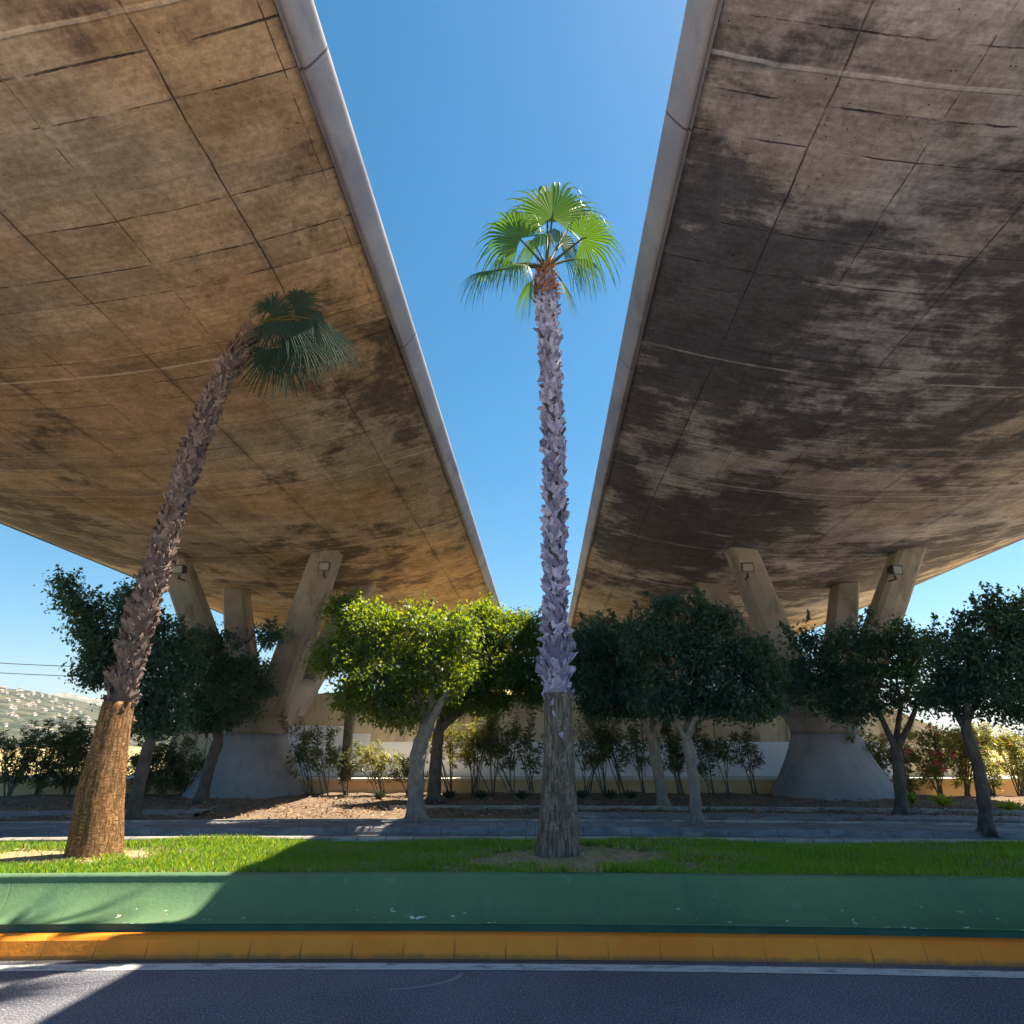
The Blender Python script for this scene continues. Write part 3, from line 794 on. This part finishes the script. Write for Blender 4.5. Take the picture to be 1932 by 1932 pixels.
def ficus(label, base, d, trunk, limbs, blobs, seed, tw, dens=1.0, leafm=None, sprigs=14):
    """base: px; trunk: [(px,py)..]; limbs: list of end px; blobs: (px,py,rx,ry)"""
    r = np.random.default_rng(seed)
    b0 = atd(base[0], base[1], d)
    root = empty('ficus_tree', b0, label, 'tree', 'clipped ficus trees along the far kerb')
    org = np.array(b0)
    s = mpp(base[0], 1300, d)
    pts = [Vector((b0.x, b0.y, b0.z - .06))] + [atd(x, y, d) for x, y in trunk]
    w = tw*s/2
    m = MB()
    P = smooth_path([tuple(p) for p in pts], 16)
    rad = [w*(1.35 if i == 0 else 1.12 if i == 1 else 1.0 - .18*i/15)*(1 + r.uniform(-.10, .10)) for i in range(16)]
    m.tube(P, rad, 12)
    fork = Vector(P[-1])
    for j in range(5):             # root flare
        a = j*1.257 + r.uniform(-.3, .3)
        m.tube([b0 + Vector((math.cos(a)*w*2.0, math.sin(a)*w*2.0, -.05)), b0 + Vector((math.cos(a)*w*1.0, math.sin(a)*w*1.0, .04)), b0 + Vector((math.cos(a)*w*.5, math.sin(a)*w*.5, .25))], [w*.18, w*.34, w*.3], 6)
    ends = []
    for (lx, ly, dd) in limbs:
        e = atd(lx, ly, d + dd)
        mid = fork.lerp(e, .5) + Vector((r.uniform(-.05, .05), r.uniform(-.05, .05), -.04))
        L = smooth_path([tuple(fork - (Vector(P[-1]) - Vector(P[-3]))*.6), tuple(fork), tuple(mid), tuple(e)], 10)
        m.tube(L, list(np.linspace(w*.72, w*.36, 10)), 8); ends.append(e)
    trunk_o = m.build('trunk', M['bark_dark'] if 'dark' in label else M['bark'], root, True, loc=org)
    # crown
    br = MB(); PV = []; PO = []
    cs = [atd(x, y, d) for x, y, _, _ in blobs]
    cen = sum(cs, Vector())/len(cs)
    for (bx, by, rx, ry), c in zip(blobs, cs):
        q = mpp(bx, by, d); a, h = rx*q*1.06, ry*q*1.06; dp = max(a, h)*.95
        near = min(ends + [fork], key=lambda e: (e - c).length)
        br.tube(smooth_path([tuple(near), tuple(near.lerp(c, .5) + Vector((0, 0, -.05))), tuple(c)], 6), list(np.linspace(w*.34, w*.12, 6)), 6)
        ncl = max(6, int(22*dens*(a*h*dp)**.5/.35))
        for _ in range(ncl):
            v = r.normal(size=3); v /= np.linalg.norm(v); rr = r.uniform(.45, 1.0)**.6
            cc = np.array(c) + v*np.array([a, dp, h])*rr*.92
            br.tube([c, Vector(cc).lerp(c, .5) + Vector((0, 0, .04)), cc], [w*.10, w*.07, .006], 4, caps=False)
            nl = int(r.uniform(70, 125)*dens)
            sg = r.uniform(.10, .17)
            lp = cc + r.normal(size=(nl, 3))*sg*np.array([1.1, 1.1, .85])
            PV.append(lp); PO.append(np.tile(v*.8, (nl, 1)) + unit(lp - cc)*.6)
    # upright sprigs that break the outline
    for _ in range(sprigs):
        i = r.integers(len(blobs)); bx, by, rx, ry = blobs[i]; c = cs[i]; q = mpp(bx, by, d)
        v = np.array([r.normal()*.7, r.normal()*.5, abs(r.normal())*.8 + .35]); v /= np.linalg.norm(v)
        p0 = np.array(c) + v*np.array([rx*q, rx*q, ry*q])*.85
        L = r.uniform(.22, .5); n = int(L*110)
        t = r.uniform(0, 1, n)
        vv = v*np.array([1, 1, 1.2])
        lp = p0 + vv*(t*L)[:, None] + r.normal(size=(n, 3))*(.075*(1.15-t))[:, None]
        PV.append(lp); PO.append(np.tile(v, (n, 1)))
        br.tube([p0, p0 + vv*L], [.008, .003], 4, caps=False)
    br.build('branches', M['twig'], trunk_o, loc=org)
    PV = np.concatenate(PV); PO = unit(np.concatenate(PO))
    V, F = leaves_at(PV, PO, r, .055, .13, .5)
    mesh('crown', V, F, leafm or M['ficus'], root, False, None, org)
    return root

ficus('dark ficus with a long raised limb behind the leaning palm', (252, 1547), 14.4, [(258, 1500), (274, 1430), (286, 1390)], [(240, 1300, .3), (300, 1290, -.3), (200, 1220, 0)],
      [(185, 1185, 42, 40), (150, 1138, 32, 24), (120, 1106, 18, 14), (225, 1235, 62, 55), (290, 1205, 55, 48), (285, 1290, 75, 58), (185, 1265, 40, 34), (255, 1140, 34, 34), (290, 1350, 62, 36), (330, 1250, 40, 50)], 11, 24, 1.0, M['ficus_shade'], 24)
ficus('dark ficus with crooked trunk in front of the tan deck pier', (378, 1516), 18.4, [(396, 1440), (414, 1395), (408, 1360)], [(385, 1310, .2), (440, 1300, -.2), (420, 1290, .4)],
      [(400, 1235, 60, 44), (468, 1282, 45, 42), (425, 1315, 76, 46), (508, 1200, 22, 18), (355, 1300, 48, 48), (405, 1358, 48, 20), (370, 1220, 38, 32)], 12, 22, 1.0, M['ficus_shade'], 24)
ficus('sunlit bright ficus with thick pale forked trunk', (785, 1549), 14.3, [(784, 1480), (790, 1410), (808, 1365)], [(780, 1300, .2), (845, 1300, -.2), (815, 1290, .3)],
      [(650, 1158, 36, 32), (622, 1240, 40, 30), (700, 1190, 58, 48), (785, 1195, 58, 48), (720, 1275, 88, 54), (820, 1268, 70, 58), (862, 1190, 45, 42), (690, 1325, 55, 28), (755, 1345, 50, 24)], 13, 32, 1.0, None, 20)
ficus('half sunlit ficus with dark straight trunk behind the pale forked trunk', (818, 1512), 18.6, [(822, 1440), (828, 1375)], [(860, 1310, .2), (930, 1290, -.2), (850, 1280, .3)],
      [(900, 1185, 58, 48), (950, 1195, 50, 44), (1000, 1195, 36, 36), (920, 1275, 78, 58), (1000, 1268, 50, 58), (860, 1300, 58, 48), (895, 1325, 80, 22), (1010, 1305, 40, 26), (915, 1155, 22, 22)], 14, 24, 1.0, None, 20)
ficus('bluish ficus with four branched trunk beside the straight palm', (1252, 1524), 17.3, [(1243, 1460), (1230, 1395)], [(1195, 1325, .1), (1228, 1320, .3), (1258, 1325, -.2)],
      [(1125, 1205, 42, 42), (1180, 1228, 58, 58), (1112, 1290, 48, 54), (1190, 1305, 70, 50), (1150, 1328, 64, 18), (1100, 1235, 30, 40)], 15, 22, 1.0, M['ficus_shade'], 24)
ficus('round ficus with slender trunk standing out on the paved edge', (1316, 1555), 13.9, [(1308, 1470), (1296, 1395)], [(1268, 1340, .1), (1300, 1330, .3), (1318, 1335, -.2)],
      [(1240, 1205, 56, 50), (1266, 1152, 24, 22), (1350, 1205, 58, 54), (1310, 1278, 88, 58), (1410, 1265, 56, 58), (1258, 1325, 66, 28), (1382, 1330, 82, 24), (1448, 1298, 34, 40), (1330, 1160, 24, 22)], 16, 22, 1.0, M['ficus_shade'], 24)
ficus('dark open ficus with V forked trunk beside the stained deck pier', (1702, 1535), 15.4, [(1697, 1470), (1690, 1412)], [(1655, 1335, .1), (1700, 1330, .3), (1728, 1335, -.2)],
      [(1530, 1250, 44, 40), (1500, 1290, 30, 36), (1600, 1228, 58, 50), (1680, 1218, 58, 48), (1738, 1240, 44, 48), (1640, 1298, 90, 44), (1560, 1310, 56, 38), (1740, 1315, 36, 32), (1515, 1205, 18, 16), (1612, 1342, 38, 18)], 17, 22, .8, M['ficus_shade'], 24)
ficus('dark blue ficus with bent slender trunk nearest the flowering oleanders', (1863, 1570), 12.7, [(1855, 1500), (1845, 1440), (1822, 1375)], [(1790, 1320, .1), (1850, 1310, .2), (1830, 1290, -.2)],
      [(1800, 1240, 52, 54), (1870, 1210, 58, 62), (1882, 1160, 24, 30), (1930, 1200, 48, 66), (1850, 1305, 78, 46), (1930, 1315, 58, 46), (1800, 1315, 40, 36), (1945, 1155, 26, 32), (2010, 1250, 70, 80)], 18, 22, .95, M['ficus_shade'], 24)

# slender dark trunk that rises into the canopy beside the pier
r_ = np.random.default_rng(4)
b0 = atd(652, 1470, 20.9)
root = empty('slender_tree', b0, 'thin straight dark trunk rising in front of the painted wall beside the tan deck pier', 'tree')
m = MB(); pp = [atd(652, 1474, 20.9), atd(655, 1400, 20.9), atd(661, 1310, 20.9), atd(665, 1250, 20.9)]
m.tube(pp, [.17, .14, .125, .10], 10); m.build('trunk', M['twig'], root, True, loc=np.array(b0))
lp = np.array(atd(668, 1225, 20.9)) + r_.normal(size=(1800, 3))*np.array([.55, .5, .38])
V, F = leaves_at(lp, unit(r_.normal(size=(1800, 3))), r_, .08, .13, .45); mesh('crown', V, F, M['ficus'], root, False, None, np.array(b0))

# ------------------------------------------------------------------ oleanders
def oleander(label, px, top, hw, d=20.6, n=5, dens=1., flowers=0, seed=0, by=None, lush=False, matl='oleander'):
    r = np.random.default_rng(1000 + seed)
    zb = .12 + .012*max(0, d-16)
    x0 = atd(px, 1490, d).x; q = mpp(px, 1450, d)
    H = atd(px, top - 14, d).z - zb; W = hw*q*1.3
    b0 = Vector((x0, d + float(bend(x0))*0, zb))
    root = empty('oleander_shrub', b0, label, 'shrub', 'oleander shrubs along the planter wall')
    org = np.array(b0)
    m = MB(); PV = []; PU = []; fl = []
    lean = r.uniform(-.28, .16)
    for i in range(n):
        a = r.uniform(0, 6.28); sp = r.uniform(.3, 1.0)
        tipx = Vector(((lean + r.uniform(-.2, .2))*H + W*sp*math.cos(a), W*.7*sp*math.sin(a), H*r.uniform(.6, 1.0)))
        st0 = Vector((r.uniform(-.1, .1), r.uniform(-.06, .06), -.04))
        mid = st0.lerp(tipx, .5) + Vector((-.10*math.cos(a)*W, 0, H*.06))
        P = smooth_path([tuple(b0 + st0), tuple(b0 + mid), tuple(b0 + tipx)], 9)
        m.tube(P, list(np.linspace(.02, .007, 9)), 5)
        heads = [(P[-1], P[-1]-P[-2])]
        for _ in range(5 if not lush else 6):
            t = r.uniform(.38 if not lush else .15, .95); k_ = int(t*8); base = P[k_]
            o_ = np.array([r.normal()*.22, r.normal()*.18, abs(r.normal())*.2 + .12])*min(1.2, H*.8)
            m.tube([base, base + o_*.5 + np.array([0, 0, -.02]), base + o_], [.008, .006, .004], 4, caps=False)
            heads.append((base + o_, o_))
        for hp, hd in heads:
            hd = hd/(np.linalg.norm(hd)+1e-9); L = r.uniform(.22, .42)*min(1, H*.75); nl = int(r.uniform(18, 34)*dens)
            t = r.uniform(-.9, .12, nl)
            p = hp + hd*(t*L)[:, None] + r.normal(size=(nl, 3))*.012
            rad_ = unit(np.cross(r.normal(size=(nl, 3)), hd[None, :]))
            PU.append(unit(rad_ + hd*.45 + np.array([0, 0, -.25]))); PV.append(p)
            if flowers and r.random() < flowers:
                k_ = 22; fl.append(hp + hd*.04 + r.normal(size=(k_, 3))*.05)
    m.build('stems', M['stem'], root, True, loc=org)
    PV = np.concatenate(PV); PU = np.concatenate(PU); nn = len(PV)
    L = r.uniform(.13, .23, nn)
    N_ = unit(r.normal(size=(nn, 3))*.5 + np.array([0, 0, .7])); N_ = unit(N_ - PU*(N_*PU).sum(1, keepdims=True))
    V, F = leaf_quads(PV + PU*(L*.5)[:, None], N_, PU, L, L*.2, r, .15)
    mesh('foliage', V, F, M[matl], root, False, None, org)
    if fl:
        fl = np.concatenate(fl); V, F = leaves_at(fl, unit(r.normal(size=fl.shape)), r, .05, .08, .8, 0, .4)
        mesh('blossoms', V, F, M['oleander_flower'], root, False, None, org)
OL = [
 (18, 1392, 34, 'bushy oleander at the far edge of the dark hedge under the power lines', dict(n=9, dens=1.3, lush=True)),
 (72, 1372, 38, 'tall bushy oleander in the middle of the dark hedge under the power lines', dict(n=9, dens=1.3, lush=True)),
 (128, 1372, 38, 'tall bushy oleander of the dark hedge, beside the leaning palm trunk', dict(n=9, dens=1.3, lush=True)),
 (172, 1395, 30, 'bushy oleander half hidden behind the leaning palm trunk', dict(n=7, dens=1.2, lush=True)),
 (268, 1425, 30, 'low dark oleander right behind the trunk of the ficus with raised limb', dict(n=7, dens=1.2, lush=True)),
 (312, 1410, 32, 'dark oleander between the two ficus trunks near the tan deck pier', dict(n=7, dens=1.2, lush=True)),
 (350, 1428, 28, 'low dark oleander beside the crooked ficus trunk', dict(n=6, dens=1.2, lush=True)),
 (588, 1378, 20, 'thin oleander nearest the tan deck pier, against the painted wall', dict(n=5)),
 (615, 1386, 20, 'thin oleander between the tan deck pier and the slender dark trunk', dict(n=4)),
 (652, 1420, 26, 'short oleander round the foot of the slender dark trunk', dict(n=5)),
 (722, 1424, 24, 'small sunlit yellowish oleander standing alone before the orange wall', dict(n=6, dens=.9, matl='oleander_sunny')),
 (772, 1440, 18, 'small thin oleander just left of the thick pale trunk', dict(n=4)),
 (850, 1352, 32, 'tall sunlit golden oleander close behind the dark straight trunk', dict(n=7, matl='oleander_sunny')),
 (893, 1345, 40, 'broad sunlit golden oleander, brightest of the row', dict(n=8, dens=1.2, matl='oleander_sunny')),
 (932, 1358, 32, 'tall grey green oleander next to the golden one', dict(n=6)),
 (968, 1352, 32, 'tall leggy oleander half way from the golden one to the straight palm', dict(n=6)),
 (1002, 1362, 26, 'leggy oleander just left of the straight palm trunk', dict(n=5)),
 (1108, 1352, 32, 'leggy oleander just right of the straight palm trunk', dict(n=6)),
 (1142, 1345, 30, 'tall leggy oleander second to the right of the straight palm', dict(n=6)),
 (1176, 1362, 28, 'leggy oleander third to the right of the straight palm', dict(n=5)),
 (1212, 1378, 24, 'leggy oleander just left of the four branched trunk', dict(n=5)),
 (1285, 1362, 30, 'dense oleander between the two light trunks near the middle', dict(n=7, dens=1.2)),
 (1345, 1398, 24, 'thin oleander just right of the round ficus trunk', dict(n=5)),
 (1372, 1402, 16, 'very thin oleander before the plain stretch of painted wall', dict(n=3)),
 (1425, 1392, 30, 'thin wispy oleander just left of the stained deck pier', dict(n=4)),
 (1622, 1392, 22, 'sparse oleander just right of the stained deck pier', dict(n=4)),
 (1660, 1425, 24, 'low sparse oleander before the V forked ficus trunk', dict(n=5)),
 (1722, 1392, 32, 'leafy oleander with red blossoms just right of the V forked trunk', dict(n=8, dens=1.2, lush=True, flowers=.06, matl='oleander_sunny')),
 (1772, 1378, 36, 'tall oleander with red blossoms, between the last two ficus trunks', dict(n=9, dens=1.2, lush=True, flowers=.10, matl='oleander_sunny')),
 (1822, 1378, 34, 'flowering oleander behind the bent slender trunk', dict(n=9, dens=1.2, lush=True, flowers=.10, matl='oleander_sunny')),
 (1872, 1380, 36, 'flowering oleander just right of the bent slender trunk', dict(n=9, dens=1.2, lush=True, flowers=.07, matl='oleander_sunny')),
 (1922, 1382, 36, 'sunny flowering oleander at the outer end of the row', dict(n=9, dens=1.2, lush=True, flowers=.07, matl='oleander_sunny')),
]
for i, (px, tp, hw, lab, kw) in enumerate(OL):
    oleander(lab, px, tp, hw, d=20.3 + .6*((i*7) % 5)/5, seed=i, **kw)

# weeds and tufts
def tuft(name, label, px, py, hw, h, mat, group, seed, z=.17):
    r = np.random.default_rng(2000 + seed)
    p = atz(px, py, z); q = mpp(px, py, p.y)
    root = empty(name, p, label, 'weed', group)
    n = 150; a = r.uniform(0, 6.28, n); sp = r.uniform(.1, 1, n)
    W = hw*q; H = h*q
    U = unit(np.stack([np.cos(a)*sp, np.sin(a)*sp, r.uniform(.4, 1.0, n)], 1))
    t = r.uniform(.1, 1, n)
    C = np.array(p) + U*np.array([W, W*.8, H])*t[:, None]
    N_ = unit(r.normal(size=(n, 3))); N_ = unit(N_ - U*(N_*U).sum(1, keepdims=True))
    L = r.uniform(.10, .18, n)
    V, F = leaf_quads(C, N_, U, L, L*.28, r)
    mesh('foliage', V, F, M[mat], root, False, None, np.array(p))
    b = MB()
    for j in range(9): b.tube([p, Vector(C[j])], [.008, .003], 4, caps=False)
    b.build('stalks', M['stem'], root, loc=np.array(p))
for i, (px, lab) in enumerate([(848, 'small dark weed at the foot of the dark straight trunk'), (908, 'low dark weed before the golden oleander'), (985, 'dark weed just left of the straight palm'),
                          (1098, 'dark weed just right of the straight palm'), (1152, 'dark round weed before the leggy oleanders'), (1190, 'dark weed nearest the four branched trunk'), (716, 'small dry weed before the orange wall')]):
    tuft('dark_weed', lab, px, 1508, 17, 15, 'tuft_dark', 'dark weeds in the planting bed', i)
for i, (px, py, w, lab) in enumerate([(1722, 1516, 14, 'small bright yellow green plant nearest the V forked trunk'), (1782, 1521, 34, 'broad bright yellow green plant between the last two trunks'), (1905, 1531, 30, 'bright yellow green plant at the outer side of the bent trunk')]):
    tuft('bright_weed', lab, px, py, w, 18, 'tuft_bright', 'bright low plants in the planting bed', 20 + i)

# ------------------------------------------------------------------ grass and litter
def grass():
    r = np.random.default_rng(9)
    n = 210000
    x = r.uniform(-9.5, 9.5, n); t = r.uniform(0, 1, n); d0 = 6.56 + 1.95*t; y = d0 + bend(x)
    bv = bare(x, y)
    keep = (bv > 1.0) | ((bv > .8) & (r.random(n) < .25)) | (r.random(n) < .012)
    x, y, d0, bv = x[keep], y[keep], d0[keep], bv[keep]; n = len(x)
    z = np.interp(d0, [6.57, 7.3, 8.3], [.455, .46, .478]) + .02*np.sin(x*1.3)
    z += np.where(bv < 1.05, .012, 0)
    a = r.uniform(0, 6.28, n); h = r.uniform(.035, .085, n)*(1 + .3*np.sin(x*2.3)*np.sin(y*5)); w = r.uniform(.004, .008, n)
    ln = r.uniform(.1, .75, n)*h; la = r.uniform(0, 6.28, n)
    B = np.stack([x, y, z], 1); sd = np.stack([np.cos(a), np.sin(a), 0*a], 1)*w[:, None]
    T = B + np.stack([np.cos(la)*ln, np.sin(la)*ln, h], 1)
    mid = B + np.stack([np.cos(la)*ln*.35, np.sin(la)*ln*.35, h*.6], 1)
    V = np.stack([B - sd, B + sd, mid + sd*.8, T, mid - sd*.8], 1).reshape(-1, 3)
    F = np.arange(n*5).reshape(n, 5)
    pt = np.sin(x*1.9 + 1.7*np.sin(y*2.1))*np.sin(y*3.3 + np.sin(x*2.7))
    dead = r.random(n) < (.05 + .5*np.clip(1.25 - bv, 0, .5) + .45*np.clip(pt - .35, 0, 1))
    o = mesh('lawn_grass', V, F, [M['grass'], M['dry_grass']], None, False, dead.astype(np.int32))
    tag(o, 'short bright green lawn grass on the raised strip', 'grass', kind='stuff')
    # straw on the bare patches
    n = 9000
    x = r.uniform(-7.2, 2.2, n); y = 6.6 + 1.85*r.uniform(0, 1, n); bv = bare(x, y); k_ = (bv < 1.05) & ((x > -1.5) | (r.random(n) < .25)); x, y = x[k_], y[k_]; n = len(x)
    z = .492 + .02*np.sin(x*1.3) + r.uniform(0, .02, n)
    C = np.stack([x, y, z], 1); U = unit(np.stack([r.normal(size=n), r.normal(size=n), r.normal(size=n)*.25], 1)); N_ = unit(np.cross(U, r.normal(size=(n, 3))))
    L = r.uniform(.04, .11, n); V, F = leaf_quads(C, N_, U, L, L*.12, r)
    tag(mesh('straw_litter', V, F, M['dry_grass']), 'dry straw litter on the bare soil round the palms', 'litter', kind='stuff')
    n = 5000
    x = r.uniform(-14, 14, n); d0 = r.triangular(14.5, 15.5, 21.3, n); y = d0 + bend(x)
    C = np.stack([x, y, .15 + .012*np.clip(d0-16, 0, 9) + r.uniform(.0, .03, n)], 1)
    U = unit(np.stack([r.normal(size=n), r.normal(size=n), r.normal(size=n)*.3], 1)); N_ = unit(np.stack([r.normal(size=n)*.4, r.normal(size=n)*.4, np.ones(n)], 1)); N_ = unit(N_ - U*(N_*U).sum(1, keepdims=True))
    L = r.uniform(.05, .12, n); V, F = leaf_quads(C, N_, U, L, L*.5, r)
    tag(mesh('leaf_litter', V, F, M['litter']), 'brown fallen leaves scattered over the planting bed', 'litter', kind='stuff')
grass()

# ------------------------------------------------------------------ far things
def ridge(name, crest, d0, d1, mat, nx, ny, seed, x_lo, rough):
    r = np.random.default_rng(seed)
    cx = np.array([atd(px, py, d0).x for px, py in crest]); cz = np.array([atd(px, py, d0).z for px, py in crest])
    X = np.linspace(x_lo, cx[-1], nx); Yv = np.linspace(d0 - (d1 - d0), d1 + (d1 - d0)*.3, ny)
    Zc = np.interp(X, cx, cz)
    P = np.zeros((ny, nx, 3)); P[..., 0] = X[None, :]; P[..., 1] = Yv[:, None]
    t = 1 - np.abs(Yv - d0)/(d1 - d0)*np.where(Yv < d0, 1, .8); t = np.clip(t, 0, 1)
    base = Zc[None, :]*(np.sin(t*math.pi/2)**1.3)[:, None]
    nz = np.zeros((ny, nx))
    for o in range(5):
        f = rough*2**o; ph = r.uniform(0, 6, 4)
        nz += (np.sin(X[None, :]*f + ph[0] + 1.3*np.sin(Yv[:, None]*f*.8 + ph[1]))*np.sin(Yv[:, None]*f*1.1 + ph[2] + np.sin(X[None, :]*f*.7+ph[3])))/2**o
    P[..., 2] = np.maximum(base*(1 + .10*nz*(1 - .7*t)[:, None]) + nz*.012*Zc[None, :] - 1.0, -1.2)
    b = MB(); b.grid(P)
    o = b.build(name, mat, smooth=True); struct(o)
    return P
crest = [(-900, 1330), (-500, 1290), (-250, 1296), (-60, 1302), (20, 1299), (60, 1300), (95, 1312), (130, 1326), (160, 1336), (200, 1346), (280, 1372), (360, 1400), (420, 1406)]
P = ridge('hill', crest, 950, 1500, M['hill'], 220, 90, 21, atd(-900, 1330, 950).x, .006)
crest = [(-200, 1380), (0, 1350), (80, 1322), (112, 1310), (130, 1303), (150, 1309), (172, 1316), (200, 1312), (240, 1325), (300, 1340), (420, 1380), (520, 1404)]
ridge('mountain', crest, 2300, 2700, M['mountain'], 120, 40, 22, atd(-200, 1380, 2300).x, .003)
# houses over the hillside
r_ = np.random.default_rng(33); made = 0
HX, HY, HZ = P[0, :, 0], P[:, 0, 1], P[..., 2]
for _ in range(5000):
    if made >= 90: break
    y = r_.uniform(560, 945); px = r_.uniform(-40, 190); x = (px - PW/2)/FOC*y*ct
    i = np.searchsorted(HX, x); j = np.searchsorted(HY, y)
    if i <= 0 or j <= 0 or i >= len(HX) or j >= len(HY): continue
    z = HZ[j, i]
    if z < 12 or (z < 45 and r_.random() < .55): continue
    w, l, h = r_.uniform(2, 5.5), r_.uniform(3, 6), r_.uniform(1.2, 2.8)
    b = MB(); b.box((0, 0, h/2 - 2), (w, l, h + 4), m=0)
    hx, hy = w/2 + .4, l/2 + .4
    b.add([(-hx, -hy, h), (hx, -hy, h), (hx, hy, h), (-hx, hy, h), (-hx*.5, 0, h+1.6), (hx*.5, 0, h+1.6)], [(0,1,5,4), (2,3,4,5), (1,2,5), (3,0,4), (3,2,1,0)], 1)
    o = b.build('hillside_house', [M['house'], M['house_roof']])
    o.location = (x, y, z); o.rotation_euler = (0, 0, r_.uniform(-.6, .6))
    tag(o, 'small pale house scattered over the distant hillside', 'house', 'houses on the distant hillside'); made += 1

# far wood along the right hand skyline
r_ = np.random.default_rng(5); n = 9000
x = r_.uniform(70, 330, n); y = r_.uniform(210, 240, n)
hh = 4.2 + 1.6*np.sin(x*.11) + 1.0*np.sin(x*.31 + 1)
C = np.stack([x, y, r_.uniform(0, 1, n)**.7*hh], 1)
U = unit(r_.normal(size=(n, 3))); N_ = unit(np.cross(U, r_.normal(size=(n, 3)))); L = r_.uniform(.9, 1.9, n)
V, F = leaf_quads(C, N_, U, L, L*.8, r_)
tag(mesh('distant_woods', V, F, M['wood']), 'low dark line of far woods beyond the flowering oleanders', 'woods', kind='stuff')

# power lines on two poles
pa = atd(-260, 1232, 62); pb = atd(478, 1262, 62)
for p, lab in ((pa, 'wooden utility pole carrying the two cables beyond the hedge'), (pb, 'wooden utility pole standing behind the tan deck pier')):
    root = empty('utility_pole', (p.x, p.y, -.1), lab, 'utility pole', 'poles of the power line')
    b = MB(); b.tube([(0, 0, 0), (0, 0, p.z + .5)], [.16, .11], 10); b.build('pole', M['pole'], root)
    b = MB(); b.box((0, 0, p.z - .25), (.1, 1.0, .12)); b.build('crossarm', M['pole'], root)
for k_, (dz, lab) in enumerate(((0, 'upper black power cable across the sky above the hills'), (-.85, 'lower black power cable across the sky above the hills'))):
    pts = []
    for t in np.linspace(0, 1, 25):
        p = pa.lerp(pb, t); p.z += dz - 1.4*4*t*(1-t)*.35; p.y += (.35 if k_ else -.35); pts.append(p)
    b = MB(); b.tube(pts, .035, 6); o = b.build('power_cable', M['cable']); tag(o, lab, 'cable', 'power cables')

# ------------------------------------------------------------------ light
SUN = Vector((.56, .205, 1.)).normalized()
el = math.asin(SUN.z); az = math.atan2(SUN.x, SUN.y)
L = bpy.data.lights.new('sun', 'SUN'); L.energy = 5.0; L.angle = R(.5); L.color = (1, .86, .64)
lo_ = bpy.data.objects.new('sun', L); COL.objects.link(lo_); lo_.rotation_euler = (-SUN).to_track_quat('-Z', 'Y').to_euler(); lo_.location = (0, 0, 60)
W = bpy.data.worlds.new('World'); S.world = W; W.use_nodes = True
nt = W.node_tree; bg = nt.nodes['Background']
sky = nt.nodes.new('ShaderNodeTexSky'); sky.sky_type = 'NISHITA'; sky.sun_disc = False
sky.sun_elevation = el; sky.sun_rotation = az; sky.altitude = 0; sky.air_density = 1.0; sky.dust_density = .55; sky.ozone_density = 4.5
hs = nt.nodes.new('ShaderNodeHueSaturation'); hs.inputs['Saturation'].default_value = 1.4; hs.inputs['Hue'].default_value = .482; nt.links.new(sky.outputs[0], hs.inputs['Color']); nt.links.new(hs.outputs[0], bg.inputs[0]); bg.inputs[1].default_value = .060

HAZE = True
if HAZE:
    b = MB(); b.box((0, 1350, 129), (6200, 3100, 262))
    k = NT('haze_air')
    pv = k.n('VolumePrincipled', None, Color=(.80,.84,.92), Density=.00018); pv.inputs['Anisotropy'].default_value = .2
    k.t.links.new(pv.outputs[0], k.out.inputs['Volume'])
    tag(b.build('haze', k.m), 'thin blue haze in the air', 'haze', kind='stuff')

S.view_settings.view_transform = 'Standard'; S.view_settings.look = 'None'
S.view_settings.exposure = 1.6; S.view_settings.gamma = 1
S.render.engine = 'CYCLES'
S.cycles.use_denoising = True
S.cycles.max_bounces = 10; S.cycles.diffuse_bounces = 6; S.cycles.transparent_max_bounces = 8; S.cycles.volume_bounces = 0
S.cycles.sample_clamp_indirect = 8
